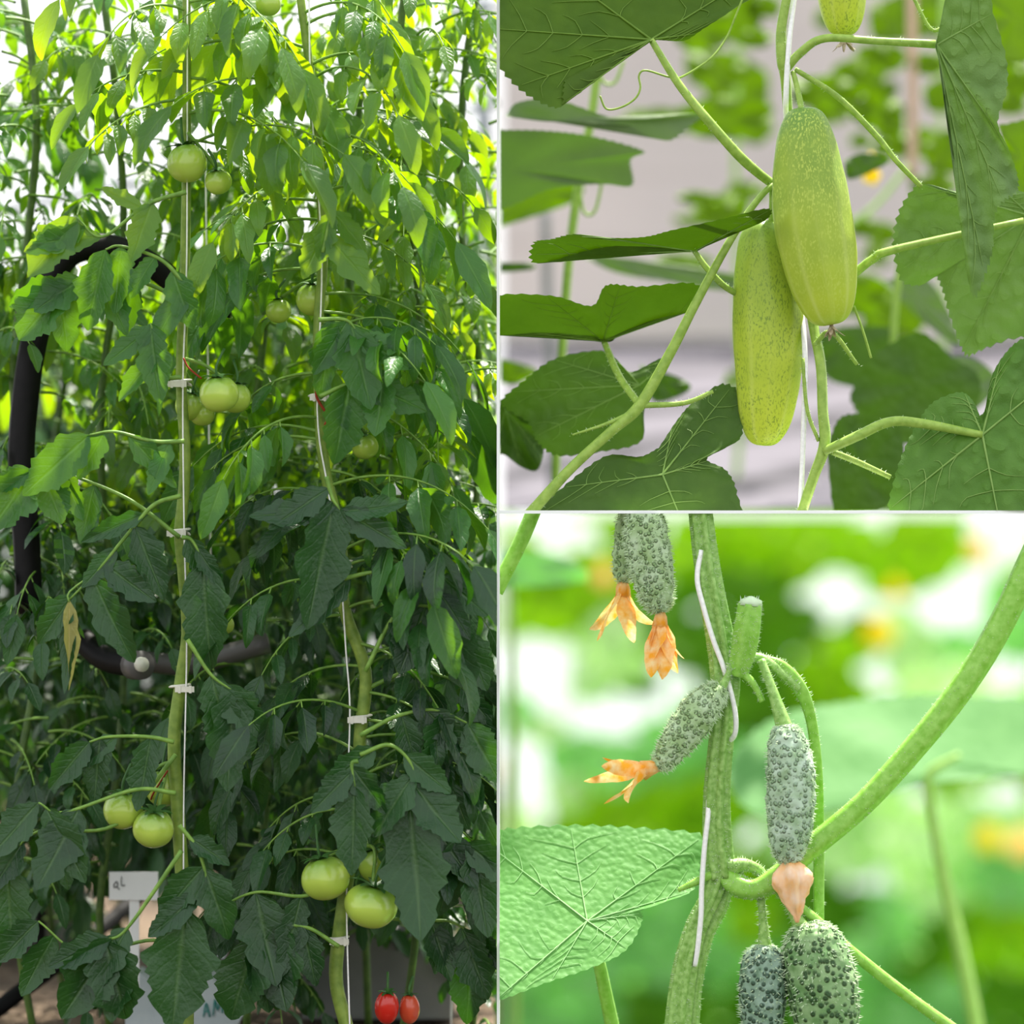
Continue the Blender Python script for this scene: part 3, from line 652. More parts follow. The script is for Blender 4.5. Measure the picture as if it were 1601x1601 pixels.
M['cl_mint'] = cuke_leaf('gherkin_leaf_mint', lin(200, 228, 175), lin(214, 236, 190), lin(180, 230, 120), .3, .1)
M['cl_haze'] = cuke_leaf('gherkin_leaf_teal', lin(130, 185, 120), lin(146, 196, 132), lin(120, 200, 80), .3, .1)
M['vein'] = stemmat('leaf_vein', lin(112, 146, 66), lin(128, 160, 80))
M['vein_d'] = stemmat('leaf_vein_underside', lin(88, 120, 24), lin(100, 132, 34))
M['vein_p'] = stemmat('leaf_vein_pale', lin(140, 192, 118), lin(150, 200, 128))
M['cstem'] = stemmat('cucumber_stem', lin(128, 160, 60), lin(158, 186, 84), .5, 90)
M['gstem'] = stemmat('gherkin_stem', lin(108, 154, 56), lin(160, 198, 112), .5, 120)
M['gstem_b'] = stemmat('gherkin_stem_bright', lin(120, 178, 50), lin(150, 200, 90), .45, 90)
M['hair'] = plain('plant_hair', lin(205, 225, 185), .6, .3, sc_=5)
M['cut'] = plain('cut_stem_end', lin(205, 225, 190), .7, .2)
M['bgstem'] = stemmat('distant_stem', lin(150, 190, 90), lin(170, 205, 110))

def pxleaf(parent, cen, outline, y0, mat, bay, tx=0., tz=0., bulge=0., wav=.006, veins=None, vm='vein', teeth=.012, vr=.0022, n_a=120, n_r=9, name='leaf', seed=0, side=-1, sub=True):
    """one broad leaf: OUTLINE px points around its stalk point CEN; tx,tz lean it in depth, bulge cups it"""
    o = cat(outline + [outline[0]], 10)[:-1]; m_ = len(o); cx, cy = cen
    def ev(a, r):
        f = (a % 1.0) * m_; i = int(f); g = f - i; q_ = o[i % m_] * (1 - g) + o[(i + 1) % m_] * g
        x = cx + (q_[0] - cx) * r; y_ = cy + (q_[1] - cy) * r
        dep = y0 + tx * (x - cx) * .001 + tz * (y_ - cy) * .001 + bulge * r * r + wav * r * r * math.sin(2 * PI * a * 5 + seed) + wav * .6 * r * math.sin(2 * PI * a * 3 + r * 5 + seed)
        return x, y_, dep
    b = MB(); vs_, at, fs = [P(*ev(0, 0))], [(0, 0, .5)], []
    for j in range(1, n_r + 1):
        for k in range(n_a):
            a = k / n_a; r = j / n_r
            rr = r * (1 + (teeth if k % 2 else -teeth) * (1 if j == n_r else 0))
            vs_.append(P(*ev(a, rr))); at.append((a, r, .5))
    for k in range(n_a): fs.append((0, 1 + k, 1 + (k + 1) % n_a))
    for j in range(n_r - 1):
        for k in range(n_a):
            k2 = (k + 1) % n_a; b0 = 1 + j * n_a; b1 = b0 + n_a; fs.append((b0 + k, b1 + k, b1 + k2, b0 + k2))
    b.add(vs_, fs, at); lf = b.build(name, M[mat], parent, bay)
    if lf and sub:
        b = MB()
        for a in (veins if veins is not None else [.1, .3, .5, .7, .9]):
            def pt(a_, r_): x, y_, d_ = ev(a_, r_); return P(x, y_, d_ + side * .0012)
            b.tube([pt(a, r) for r in (.0, .25, .5, .75, .96)], [vr, vr * .8, vr * .6, vr * .45, vr * .2], 5, 3, cap=False)
            for r1 in (.25, .42, .6, .76):
                for sg in (-1, 1):
                    b.tube([pt(a, r1), pt(a + sg * (.026 + .008 * math.sin(9 * a + 7 * r1)), r1 + .08 + .03 * sg), pt(a + sg * (.05 + .012 * math.sin(5 * a + 4 * r1)), min(.95, r1 + .17 + .04 * sg))], [vr * .45, vr * .35, vr * .15], 4, 2, cap=False)
        b.build('vein', M[vm], lf, bay)
    return lf

def cuke_body(t, A, rw, mat, bay, prof=None, sides=48, ridge=.012, rn=9, bump=0, bs=40, K=40, pw=.30):
    """A: px axis points (px,py,y); rw: half width px"""
    ax = [Vector(q_) for q_ in cat([tuple(P(*q_)) for q_ in A], 24)]
    L = len(ax) - 1; tot = []; rad = []
    for i in range(K + 1):
        t_ = (1 - math.cos(PI * i / K)) / 2; f = t_ * L; k = min(L - 1, int(f)); tot.append(ax[k].lerp(ax[k + 1], f - k))
        r = (max(0, 4 * t_ * (1 - t_))) ** pw
        if prof: r *= prof(t_)
        rad.append(max(r, .015) * rw * .001)
    b = MB(); b.lathe(tot, rad, sides, ridge=ridge, rn=rn, bump=bump, bs=bs); b.build('fruit_skin', mat, t, bay)
    return tot, rad

def cuke_skin(name, top, low, stripe, speck, sp=.5, ss=380):
    m = NM(name); a, t, _ = m.attr()[:3]
    c = m.mix(m.ramp(m.val('ADD', t, m.val('MULTIPLY', m.val('SUBTRACT', m.noise(12, 3, m.pos()), .5), .5)), .1, .75), top, low)
    s_ = m.val('POWER', m.val('ABSOLUTE', m.val('COSINE', m.val('MULTIPLY', m.val('ADD', a, m.val('MULTIPLY', m.noise(8, 2, m.pos()), .02)), PI * 10))), 14)
    s_ = m.val('MULTIPLY', s_, m.ramp(t, .35, .95))
    c = m.mix(m.val('MULTIPLY', s_, .55), c, stripe)
    mp = m.n('Mapping'); m.l(m.pos(), mp.inputs[0]); mp.inputs['Scale'].default_value = (1, 1, .45)
    nz = m.noise(ss, 3, mp.outputs[0]); f = m.ramp(nz, .52, .62)
    nz2 = m.noise(30, 2, m.pos())
    c = m.mix(m.val('MULTIPLY', m.val('MULTIPLY', f, sp), m.ramp(nz2, .3, .6)), c, speck)
    p = m.princ(c, .45, .4, nz, .15, .001); return m.m
M['cuke'] = cuke_skin('cucumber_skin', lin(96, 134, 44), lin(178, 196, 58), lin(206, 214, 130), lin(186, 202, 84), .8)
M['cuke_b'] = cuke_skin('cucumber_skin_behind', lin(128, 160, 50), lin(188, 204, 58), lin(200, 210, 110), lin(96, 126, 40), .7)
M['wither'] = plain('withered_flower', lin(205, 190, 165), .8, .2, lin(140, 120, 90), 120, .5)

def withered(t, p, d, L, mat, bay, n_=6, w_=.4, spread=.6, seed=1, name='withered_flower'):
    rr = random.Random(seed); st = R.getstate(); R.seed(seed); b = MB(); d = d.normalized(); u = d.orthogonal().normalized(); v = d.cross(u)
    b.lathe([p - d * .002, p + d * L * .1, p + d * L * .25, p + d * L * .3], [L * .05, L * .1, L * .12, L * .02], 12, bump=L * .05, bs=200)
    for k in range(n_):
        a = 2 * PI * k / n_ + rr.random() * .5; o = u * math.cos(a) + v * math.sin(a)
        b.leaflet(p + d * L * .12 + o * L * .05, d + o * spread * rr.uniform(.5, 1.3), o, L * rr.uniform(.65, .95), L * w_ * rr.uniform(.7, 1.2), rr.uniform(-.9, .6), rr.uniform(-.7, -.2), .5, 12, 2, 5, .12, rr.uniform(-1, 1))
    b.build(name, M[mat], t, bay); R.setstate(st)

# ================================================================== UPPER RIGHT BAY
R.seed(21)
cv = thing('cucumber_vine', 'sharp cucumber vine with big rough leaves holding the hanging cucumbers', 'vine', P(1252, 797, .02))
def vt(parent, name, pts, radii, mat, bay, hairs=0, hl=.004, ridge=0., rn=5, sides=10, label=None, hr=.0005):
    b = MB(); r_ = radii if hasattr(radii, '__len__') else [radii] * len(pts)
    fr = b.tube([P(*q_) for q_ in pts], [x * .001 for x in r_], sides, 8, ridge=ridge, rn=rn)
    if hairs: b.hairs(fr, hairs, hl, hr, mi=1)
    return b.build(name, [M[mat], M['hair']], parent, bay, label=label)
vt(cv, 'stem', [(1238, -40, .0), (1229, 0, .0), (1221, 50, .0), (1223, 95, .0), (1228, 125, .01), (1236, 230, .06), (1250, 380, .09), (1272, 510, .05), (1283, 570, .02), (1286, 640, .01), (1289, 695, .01), (1272, 745, .01), (1250, 810, .02)], [7, 7, 8, 9, 8, 7, 7, 8, 8, 8, 9, 8, 8], 'cstem', 'U', 160, ridge=.08)
for pts, r in (([(1018, 62, .0), (1060, 130, .0), (1110, 192, .0), (1160, 248, .02), (1206, 286, .05), (1235, 300, .07)], [5, 6.5, 7.5, 8, 7, 6]),
               ([(826, 806, .0), (890, 735, .0), (955, 675, .0), (1000, 634, .0), (1050, 548, .0), (1090, 470, .0), (1150, 362, .01), (1202, 294, .04), (1236, 290, .06)], [9, 8, 8, 9, 8, 7, 6, 5, 5]),
               ([(945, 535, .16), (968, 588, .08), (1002, 636, .0)], [5, 6, 6]),
               ([(1226, 112, .0), (1252, 82, -.01), (1290, 60, -.02), (1370, 64, -.02), (1462, 69, -.01)], [7, 7, 6.5, 6, 7]),
               ([(1243, 108, .0), (1310, 152, .01), (1370, 212, .02), (1400, 250, .02), (1440, 292, .03)], [4, 5, 5, 4.5, 4]),
               ([(1280, 470, .08), (1335, 428, .06), (1365, 405, .05), (1400, 390, .04), (1600, 345, .05)], [7, 7, 7, 6.5, 5]),
               ([(1288, 706, .0), (1340, 682, -.01), (1390, 660, .0), (1440, 662, .01), (1535, 680, .02)], [7, 8, 8, 8, 6]),
               ([(1300, 706, .01), (1340, 722, .02), (1392, 746, .03)], [5, 5, 4]),
               ([(1086, 393, .02), (1110, 425, .02), (1146, 456, .04), (1215, 480, .1)], [4, 5, 5, 5]),
               ([(1000, 634, .0), (1070, 630, .0), (1115, 612, .0)], [5, 4, 3]), ([(1000, 640, .0), (950, 662, .0), (895, 680, .0)], [5, 3, 1.5]),
               ([(1272, 540, .03), (1300, 520, .03), (1340, 570, .04)], [4, 4, 3]), ([(1255, 560, .01), (1262, 640, .01), (1280, 690, .01)], [3, 3, 3]),
               ([(1480, 40, .02), (1455, 45, .02), (1425, -10, .02)], [3, 3, 3])):
    vt(cv, 'leaf_stalk', pts, r, 'cstem', 'U', 60)
vt(cv, 'tendril', [(938, 150, 0), (948, 170, 0), (970, 168, 0), (992, 155, 0), (1001, 138, 0), (999, 118, 0), (1010, 110, 0), (1045, 120, .01), (1066, 120, .01), (1110, 92, .01), (1135, 60, .02), (1150, 25, .02), (1168, -20, .02)], 1.7, 'cstem', 'U', sides=7)
vt(cv, 'tendril', [(1335, 478, .03), (1350, 520, .03), (1362, 560, .03)], 2, 'cstem', 'U', sides=6)
# leaves of the front vine
pxleaf(cv, (1018, 62), [(1024, 60), (1068, 64), (1100, 45), (1150, 12), (1210, -35), (1120, -100), (950, -120), (800, -70), (765, 5), (768, 80), (800, 128), (840, 158), (876, 168), (881, 138), (892, 114), (950, 95), (1000, 76)], .0, 'cl_under', 'U', tx=.25, tz=-.3, veins=[.1, .25, .4, .5, .6, .72, .88], vm='vein_d')
pxleaf(cv, (1086, 393), [(1086, 395), (1000, 384), (930, 389), (838, 412), (834, 380), (862, 374), (900, 366), (960, 372), (1010, 370), (1050, 360), (1130, 342), (1200, 326), (1196, 345), (1130, 372)], .03, 'cl_under', 'U', tx=.1, tz=2.0, veins=[.25, .45, .8], vm='vein', vr=.0014)
pxleaf(cv, (943, 534), [(930, 526), (850, 516), (765, 522), (765, 466), (860, 462), (925, 478), (948, 446), (1000, 448), (1088, 444), (1089, 482), (1030, 498), (975, 516), (955, 534)], .16, 'cl_under', 'U', tx=.1, tz=1.2, vm='vein_d', vr=.0012)
pxleaf(cv, (1000, 602), [(1030, 600), (1008, 640), (1002, 690), (940, 706), (870, 712), (840, 690), (825, 660), (783, 630), (820, 595), (865, 562), (935, 548), (962, 560), (985, 582), (1035, 560), (1042, 578)], .22, 'cl_deep', 'U', tx=-.2, tz=.1, vr=.0014, veins=[.35, .5, .6, .75, .9])
pxleaf(cv, (1036, 742), [(1030, 700), (1060, 655), (1085, 628), (1130, 600), (1160, 622), (1160, 680), (1135, 700), (1105, 718), (1135, 735), (1152, 770), (1150, 830), (1000, 850), (820, 830), (850, 790), (900, 745), (950, 712), (1000, 714)], .03, 'cl_deep', 'U', tx=-.1, tz=-.4, veins=[.04, .2, .42, .62, .8], vm='vein', vr=.0018)
pxleaf(cv, (790, 640), [(800, 640), (838, 660), (850, 700), (840, 735), (815, 730), (790, 712), (765, 700), (765, 620)], .4, 'cl_deep', 'U', vr=.0012)
pxleaf(cv, (1464, 70), [(1462, 74), (1474, 20), (1490, -40), (1540, -50), (1553, 20), (1573, 90), (1574, 140), (1560, 192), (1578, 235), (1591, 275), (1590, 300), (1572, 312), (1556, 335), (1552, 390), (1540, 430), (1524, 464), (1512, 430), (1502, 330), (1488, 220), (1474, 120)], -.07, 'cl_sage', 'U', tx=.35, tz=.1, wav=.008, bulge=-.01, veins=[.2, .38, .56, .7], vm='vein', vr=.002)
pxleaf(cv, (1612, 338), [(1600, 300), (1555, 292), (1500, 300), (1452, 288), (1430, 293), (1408, 325), (1397, 365), (1398, 400), (1410, 440), (1440, 446), (1462, 432), (1474, 455), (1484, 490), (1500, 535), (1512, 556), (1540, 545), (1590, 528), (1660, 530), (1720, 470), (1720, 300), (1650, 280)], .10, 'cl_sage', 'U', tx=.1, tz=.3, bulge=.01, veins=[.04, .17, .32, .48, .64], vr=.0022)
pxleaf(cv, (1536, 680), [(1532, 650), (1520, 625), (1500, 613), (1460, 628), (1438, 655), (1415, 700), (1398, 750), (1392, 810), (1450, 880), (1600, 880), (1720, 760), (1720, 560), (1650, 515), (1601, 528), (1572, 552), (1550, 590), (1540, 640)], .02, 'cl_green', 'U', tx=-.15, tz=-.3, veins=[.1, .25, .4, .52, .66, .84], vr=.0022)
# softer leaves a little behind
av = thing('cucumber_vine', 'soft focus cucumber vine with grey green leaves just behind the sharp one at left', 'vine', P(900, 797, .75))
pxleaf(av, (790, 262), [(765, 203), (850, 204), (930, 214), (1006, 236), (986, 250), (988, 290), (940, 288), (860, 296), (765, 325)], .62, 'cl_grey', 'U', tz=.5, sub=False)
pxleaf(av, (850, 188), [(790, 182), (810, 160), (870, 156), (950, 182), (1000, 186), (1100, 176), (1085, 192), (1045, 220), (1000, 200), (960, 194), (900, 190), (850, 190)], .55, 'cl_grey', 'U', sub=False)
vt(av, 'stem', [(935, 100, .8), (925, 180, .8), (903, 300, .8), (890, 400, .8), (882, 500, .8), (870, 700, .8), (868, 800, .8)], 8, 'cstem', 'U')
vt(av, 'tendril', [(935, 110, .8), (945, 130, .8), (962, 128, .8), (975, 95, .8)], 3, 'cstem', 'U')
vt(av, 'tendril', [(905, 280, .8), (912, 330, .8), (930, 330, .8), (942, 280, .8)], 3, 'cstem', 'U')
for cen, ol, y, mt in (((850, 300), [(770, 290), (900, 288), (905, 310), (860, 330), (780, 355), (765, 350)], 1.3, 'cl_bg'), ((950, 400), [(900, 395), (960, 402), (1100, 420), (1180, 440), (1140, 455), (1040, 440), (960, 425)], 1.2, 'cl_grey'),
                     ((800, 580), [(770, 560), (800, 565), (840, 580), (810, 600), (790, 600), (770, 590)], 1.2, 'cl_bg'), ((1040, 600), [(1000, 570), (1060, 590), (1080, 605), (1060, 620), (1020, 625)], .9, 'cl_deep'), ((810, 415), [(770, 410), (830, 412), (830, 422), (770, 425)], 1., 'cl_deep')):
    pxleaf(av, cen, ol, y, mt, 'U', sub=False, n_r=5, n_a=60)
rv = thing('cucumber_vine', 'soft focus cucumber vine with broad shaded leaves behind, right of the cucumbers', 'vine', P(1380, 797, .8))
for cen, ol, y, mt in (((1440, 600), [(1328, 622), (1345, 580), (1380, 545), (1440, 520), (1490, 560), (1530, 588), (1522, 640), (1440, 690), (1370, 690), (1345, 655)], .8, 'cl_deep'),
                     ((1350, 740), [(1292, 700), (1315, 652), (1360, 650), (1405, 665), (1412, 760), (1370, 800), (1310, 815)], .5, 'cl_deep'),
                     ((1590, 30), [(1530, -20), (1640, -20), (1640, 85), (1570, 88), (1555, 40)], .9, 'cl_bg'), ((1600, 250), [(1560, 195), (1640, 192), (1640, 310), (1590, 300), (1575, 240)], .6, 'cl_bg'),
                     ((1330, 540), [(1280, 520), (1330, 510), (1400, 520), (1380, 600), (1310, 600), (1280, 570)], 1.3, 'cl_deep'), ((1430, 470), [(1380, 440), (1440, 430), (1480, 480), (1500, 540), (1440, 500)], 1.1, 'cl_grey'),
                     ((1500, 610), [(1450, 560), (1520, 560), (1560, 600), (1500, 650)], 1.1, 'cl_grey'), ((1350, 790), [(1325, 770), (1370, 745), (1400, 790), (1360, 830), (1320, 820)], 1.2, 'cl_grey'), ((1350, 260), [(1320, 250), (1350, 240), (1390, 250), (1360, 270), (1325, 280)], 1., 'cl_deep')):
    pxleaf(rv, cen, ol, y, mt, 'U', sub=False, n_r=5, n_a=60)
vt(rv, 'stem', [(1420, 320, 1), (1400, 480, 1), (1395, 620, 1), (1400, 800, 1)], 7, 'cstem', 'U')
# cucumbers
def cucumber(label, A, rw, mat, stalk, flower, prof=None, fl=.03, seed=3):
    t = thing('cucumber', label, 'cucumber', P(*A[-1]), 'cucumbers hanging from the vine')
    ax, rad = cuke_body(t, A, rw, M[mat], 'U', prof, ridge=.014, rn=10, bump=.0015, bs=30)
    if stalk: vt(t, 'stalk', stalk, [4, 4.5, 5.5], 'cstem', 'U', 30)
    if flower: withered(t, ax[-1] - Vector((0, 0, -.003)), Vector(flower), fl, 'wither', 'U', 7, .22, .8, seed)
cucumber('long speckled cucumber with a darker top, hanging in front', [(1256, 168, -.02), (1266, 300, -.02), (1282, 410, -.02), (1300, 508, -.02)], 59, 'cuke', [(1240, 112, .0), (1247, 140, -.01), (1254, 174, -.02)], (0, -.2, -1), lambda t_: .93 + .12 * math.sin(PI * (t_ * .9 + .08)))
cucumber('yellow green cucumber hanging lower, partly behind the front one', [(1188, 344, .06), (1198, 450, .06), (1202, 560, .06), (1194, 697, .06)], 56, 'cuke_b', [(1205, 285, .05), (1207, 310, .05), (1206, 352, .06)], None, lambda t_: .88 + .14 * math.sin(PI * (t_ * .8 + .0)))
cucumber('cucumber at the top edge with only its pale end in view', [(1312, -230, .03), (1314, -90, .03), (1320, 56, .03)], 44, 'cuke_b', [(1300, -290, .02), (1305, -260, .02), (1311, -225, .03)], (.1, 0, -1), None, .035, 9)
vt(cv, 'flower_stalk', [(1232, 300, .05), (1300, 500, .04)], [2, 2], 'cstem', 'U')
line('support_tape', [(1244, -20, .02), (1234, 60, -.005), (1229, 150, -.005), (1230, 200, .03), (1240, 380, .12), (1258, 540, .02), (1256, 680, .02), (1251, 804, .02)], .0045, 'twine', 'flat white tape behind the cucumbers, running down the vine', 'string', 'U')
# blurred background vines
def bgleaf(parent, px, py, rx, ry, y, mat, bay, seed, name='leaf'):
    rr = random.Random(seed); n_ = 10; ph = rr.random() * 6
    ol = [(px + rx * math.cos(2*PI*k/n_ + ph) * (1 + .25 * (k % 2) * rr.random() - .12), py + ry * math.sin(2*PI*k/n_ + ph) * (1 + .25 * (k % 2) * rr.random() - .12)) for k in range(n_)]
    return pxleaf(parent, (px, py), ol, y, mat, bay, tx=rr.uniform(-.4, .4), tz=rr.uniform(-.4, .4), wav=.02, n_a=40, n_r=4, seed=seed, sub=False, name=name)
b1 = thing('cucumber_vine', 'blurred backlit cucumber leaves in the distance between sharp leaf and cucumbers', 'vine', P(1120, 790, 3.0))
for i, (x, y_, rx, ry) in enumerate([(1095, 40, 55, 45), (1150, 20, 50, 50), (1120, 110, 55, 35), (1155, 140, 55, 55), (1130, 185, 80, 38), (1050, 190, 70, 22), (1010, 185, 40, 14), (1175, 200, 40, 25), (1090, 310, 35, 12), (1130, 330, 45, 28), (1165, 300, 35, 18), (1080, 345, 30, 12), (1180, 60, 28, 18), (1195, 10, 30, 20), (1150, 590, 14, 12), (960, 60, 30, 12), (1140, 600, 12, 10), (1070, 410, 50, 16)]):
    bgleaf(b1, x, y_, rx, ry, 2.2 + (i % 4) * .3, 'cl_bg', 'U', i)
vt(b1, 'stem', [(1155, -20, 3), (1150, 300, 3), (1160, 600, 3), (1150, 760, 3)], 8, 'bgstem', 'U')
b2 = thing('cucumber_vine', 'blurred backlit cucumber leaves in the distance right of the cucumbers', 'vine', P(1400, 790, 3.0))
for i, (x, y_, rx, ry) in enumerate([(1290, 145, 60, 30), (1340, 120, 45, 32), (1380, 90, 45, 28), (1300, 175, 35, 22), (1370, 175, 45, 30), (1390, 195, 28, 30), (1410, 30, 60, 40), (1460, 20, 55, 45), (1450, 100, 35, 20), (1470, 150, 30, 30), (1440, 225, 50, 25), (1400, 230, 40, 22), (1480, 240, 40, 35), (1350, 355, 28, 18), (1380, 365, 30, 20), (1370, 400, 25, 20), (1590, 130, 30, 30), (1580, 165, 30, 20), (1385, 140, 22, 18), (1300, 30, 30, 20), (1340, 460, 55, 40), (1400, 490, 60, 45), (1345, 220, 20, 14), (1580, 100, 30, 30), (1460, 290, 40, 20)]):
    bgleaf(b2, x, y_, rx, ry, 2.2 + (i % 4) * .3, 'cl_bg', 'U', 60 + i)
vt(b2, 'stem', [(1478, -20, 3), (1470, 300, 3), (1475, 500, 3), (1470, 760, 3)], 8, 'bgstem', 'U')
vt(b2, 'leaf_stalk', [(1330, 350, 2), (1370, 320, 2), (1420, 260, 2)], 5, 'bgstem', 'U')
M['yellow'] = plain('yellow_petals', lin(240, 205, 30), .6, .2, lin(250, 220, 40), 20, tl=.4)
M['pink'] = plain('faded_pink_cord', lin(205, 170, 150), .7, .2)
line('hanging_cord', [(1425, -40, 2.2), (1427, 150, 2.2), (1426, 280, 2.2)], .011, 'pink', 'faded pink cord blurred behind the rough leaf', 'string', 'U')
M['post'] = plain('grey_post', lin(140, 138, 140), .5, .4)
line('support_post', [(852, 318, 2.6), (856, 480, 2.6), (862, 640, 2.6), (866, 798, 2.6)], .012, 'post', 'blurred grey post at the left in the upper cucumber bay', 'post', 'U')
b = MB(); 
for k in range(5):
    a = 2 * PI * k / 5; b.leaflet(P(1362, 275, 1.6), Vector((math.cos(a), -.4, math.sin(a))), Vector((0, -1, 0)), .02, .018, .4, .2, .5, 6, 1, 1, 0)
b.tube([P(1362, 275, 1.6), P(1366, 262, 1.62), P(1362, 240, 1.65)], .003, 6, 3)
b.build('flower', M['yellow'], b2, 'U', label='small yellow flower')

# ================================================================== LOWER RIGHT BAY
R.seed(31)
gv = thing('gherkin_vine', 'hairy ribbed gherkin vine stem in sharp focus with a thick arching stalk', 'vine', P(1062, 1640, .0))
vt(gv, 'stem', [(1094, 790, .0), (1102, 860, .0), (1113, 930, .0), (1126, 1000, .0), (1134, 1065, .0), (1129, 1140, .0), (1121, 1240, .0), (1122, 1320, .0), (1130, 1372, .0)], [16, 17, 18, 19, 20, 17, 18, 20, 20], 'gstem', 'D', 1800, .006, .2, 6, 48)
vt(gv, 'stem', [(1128, 1350, .0), (1112, 1400, .0), (1088, 1450, .0), (1070, 1520, .0), (1060, 1600, .0), (1055, 1660, .0), (1053, 1800, .0), (1051, 2400, .0), (1050, 3064, .0)], [16, 14, 15, 17, 18, 18, 18, 18, 18], 'gstem', 'D', 1100, .006, .2, 6, 48)
vt(gv, 'stem', [(1136, 1350, .012), (1128, 1410, .012), (1104, 1460, .012), (1086, 1530, .012), (1080, 1600, .012), (1078, 1660, .012)], [13, 12, 12, 13, 13, 13], 'gstem', 'D', 600, .006, .1, 5, 32)
vt(gv, 'leaf_stalk', [(1130, 1362, .0), (1150, 1382, -.01), (1180, 1390, -.02), (1215, 1372, -.02), (1262, 1330, -.02), (1350, 1256, -.02), (1430, 1168, -.02), (1500, 1080, -.02), (1560, 985, -.02), (1620, 860, -.02)], [15, 18, 16, 18, 18, 18, 19, 20, 20, 21], 'gstem_b', 'D', 900, .004, .05, 5, 30, hr=.0007, label='thick bright green arching stalk')
vt(gv, 'node', [(1125, 1340, -.004), (1142, 1355, -.006), (1165, 1352, -.006), (1188, 1362, -.004), (1200, 1378, .0)], [10, 14, 10, 8, 6], 'gstem', 'D', 260, .006)
vt(gv, 'stem_stub', [(1152, 1056, -.02), (1162, 1020, -.025), (1168, 985, -.03), (1173, 945, -.03)], [15, 19, 20, 18], 'gstem_b', 'D', 500, .006, .08, 5, 30, label='cut side shoot with a pale end')
b = MB(); b.lathe([P(1173, 947, -.03), P(1174, 938, -.03), P(1174, 932, -.03)], [.018, .016, .002], 24, bump=.004, bs=120); 
for k in range(9): b.spike(P(1160 + k * 3, 944, -.035), Vector((R.uniform(-.4, .4), 0, 1)), .014, .003)
b.build('cut_end', M['cut'], gv, 'D')
vt(gv, 'side_shoot', [(1155, 1050, -.02), (1172, 1062, -.03), (1184, 1080, -.03), (1192, 1097, -.03)], [5, 6, 5, 5], 'gstem_b', 'D', 60, .005)
vt(gv, 'side_shoot', [(1185, 1030, .0), (1220, 1042, -.005), (1250, 1075, -.005), (1268, 1125, .01), (1277, 1200, .02), (1280, 1300, .04), (1280, 1450, .04)], [8, 11, 12, 9, 9, 9, 9], 'gstem_b', 'D', 400, .005, .1, 4, 20)
vt(gv, 'side_shoot', [(1150, 1040, -.01), (1180, 1028, -.005), (1205, 1038, -.01), (1232, 1062, -.015), (1250, 1078, -.015)], [9, 8, 8, 7, 5], 'gstem', 'D', 200, .005)
vt(gv, 'side_shoot', [(1225, 1400, -.0), (1268, 1432, .0), (1330, 1487, .0), (1420, 1558, .0), (1500, 1615, .0)], [7, 8, 9, 9, 9], 'gstem_b', 'D', 200, .004)
vt(gv, 'side_shoot', [(1118, 1365, -.01), (1090, 1378, -.01), (1060, 1392, -.01)], [7, 6, 3.5], 'gstem_b', 'D', 60, .004)
vt(gv, 'leaf_stalk', [(915, 1440, .05), (935, 1500, .12), (948, 1560, .15), (965, 1640, .2)], [8, 10, 11, 12], 'gstem_b', 'D', 60)
pxleaf(gv, (918, 1440), [(1000, 1424), (1004, 1440), (978, 1486), (922, 1514), (850, 1538), (784, 1563), (755, 1565), (745, 1400), (750, 1310), (800, 1295), (900, 1290), (1000, 1294), (1100, 1306), (1095, 1345), (1085, 1390), (1040, 1410)], .02, 'cl_fresh', 'D', tx=.1, tz=-.8, wav=.004, veins=[.02, .12, .24, .36, .5, .62, .75, .88], vm='vein_p', vr=.0014, teeth=.014)
line('support_twine', [(1096, 860, -.012), (1090, 905, -.018), (1100, 950, -.022), (1115, 1000, -.024), (1130, 1040, -.024), (1142, 1080, -.024), (1150, 1120, -.022), (1148, 1150, -.015), (1132, 1165, .01)], .0042, 'twine', 'white twine wound round the upper hairy gherkin stem', 'string', 'D')
line('support_twine', [(1108, 1250, .0), (1107, 1275, -.018), (1101, 1330, -.022), (1097, 1390, -.022), (1096, 1430, -.022), (1091, 1480, -.018), (1086, 1510, -.012)], .0042, 'twine', 'white twine lying on the lower fork of the gherkin stem', 'string', 'D')

def gherkin_skin(name, base, bloom, dot, k, sc_=95):
    m = NM(name); a, t, _ = m.attr()[:3]
    vo = m.n('TexVoronoi'); vo.inputs['Scale'].default_value = sc_; m.l(m.pos(), vo.inputs['Vector'])
    f = m.val('SUBTRACT', 1, m.ramp(vo.outputs['Distance'], .25, .5))
    c = m.mix(m.ramp(m.noise(35, 3, m.pos()), .35, .65), base, bloom)
    c = m.mix(m.val('MULTIPLY', f, k), c, dot)
    m.princ(c, .55, .3, f, .9, .006); return m.m
M['g_pale'] = gherkin_skin('gherkin_skin_pale', lin(148, 176, 118), lin(186, 206, 170), lin(104, 140, 80), .5, 135)
M['g_grey'] = gherkin_skin('gherkin_skin_bloomed', lin(142, 170, 128), lin(188, 208, 186), lin(112, 146, 100), .5, 125)
M['g_dark'] = gherkin_skin('gherkin_skin_dark', lin(102, 142, 84), lin(146, 176, 124), lin(40, 72, 38), .9, 100)
M['g_blue'] = gherkin_skin('gherkin_skin_bluish', lin(106, 136, 108), lin(150, 174, 156), lin(44, 74, 54), .85, 115)
m = NM('gherkin_flower_orange'); c = m.mix(m.ramp(m.noise(60, 3, m.pos()), .35, .65), lin(255, 180, 50), lin(255, 226, 170))
p = m.princ(c, .6, .2, link=False); tr = m.n('BsdfTranslucent'); m.l(c, tr.inputs[0]); mx = m.n('MixShader'); mx.inputs[0].default_value = .35
m.l(p.outputs[0], mx.inputs[1]); m.l(tr.outputs[0], mx.inputs[2]); m.l(mx.outputs[0], m.out.inputs[0]); M['forange'] = m.m
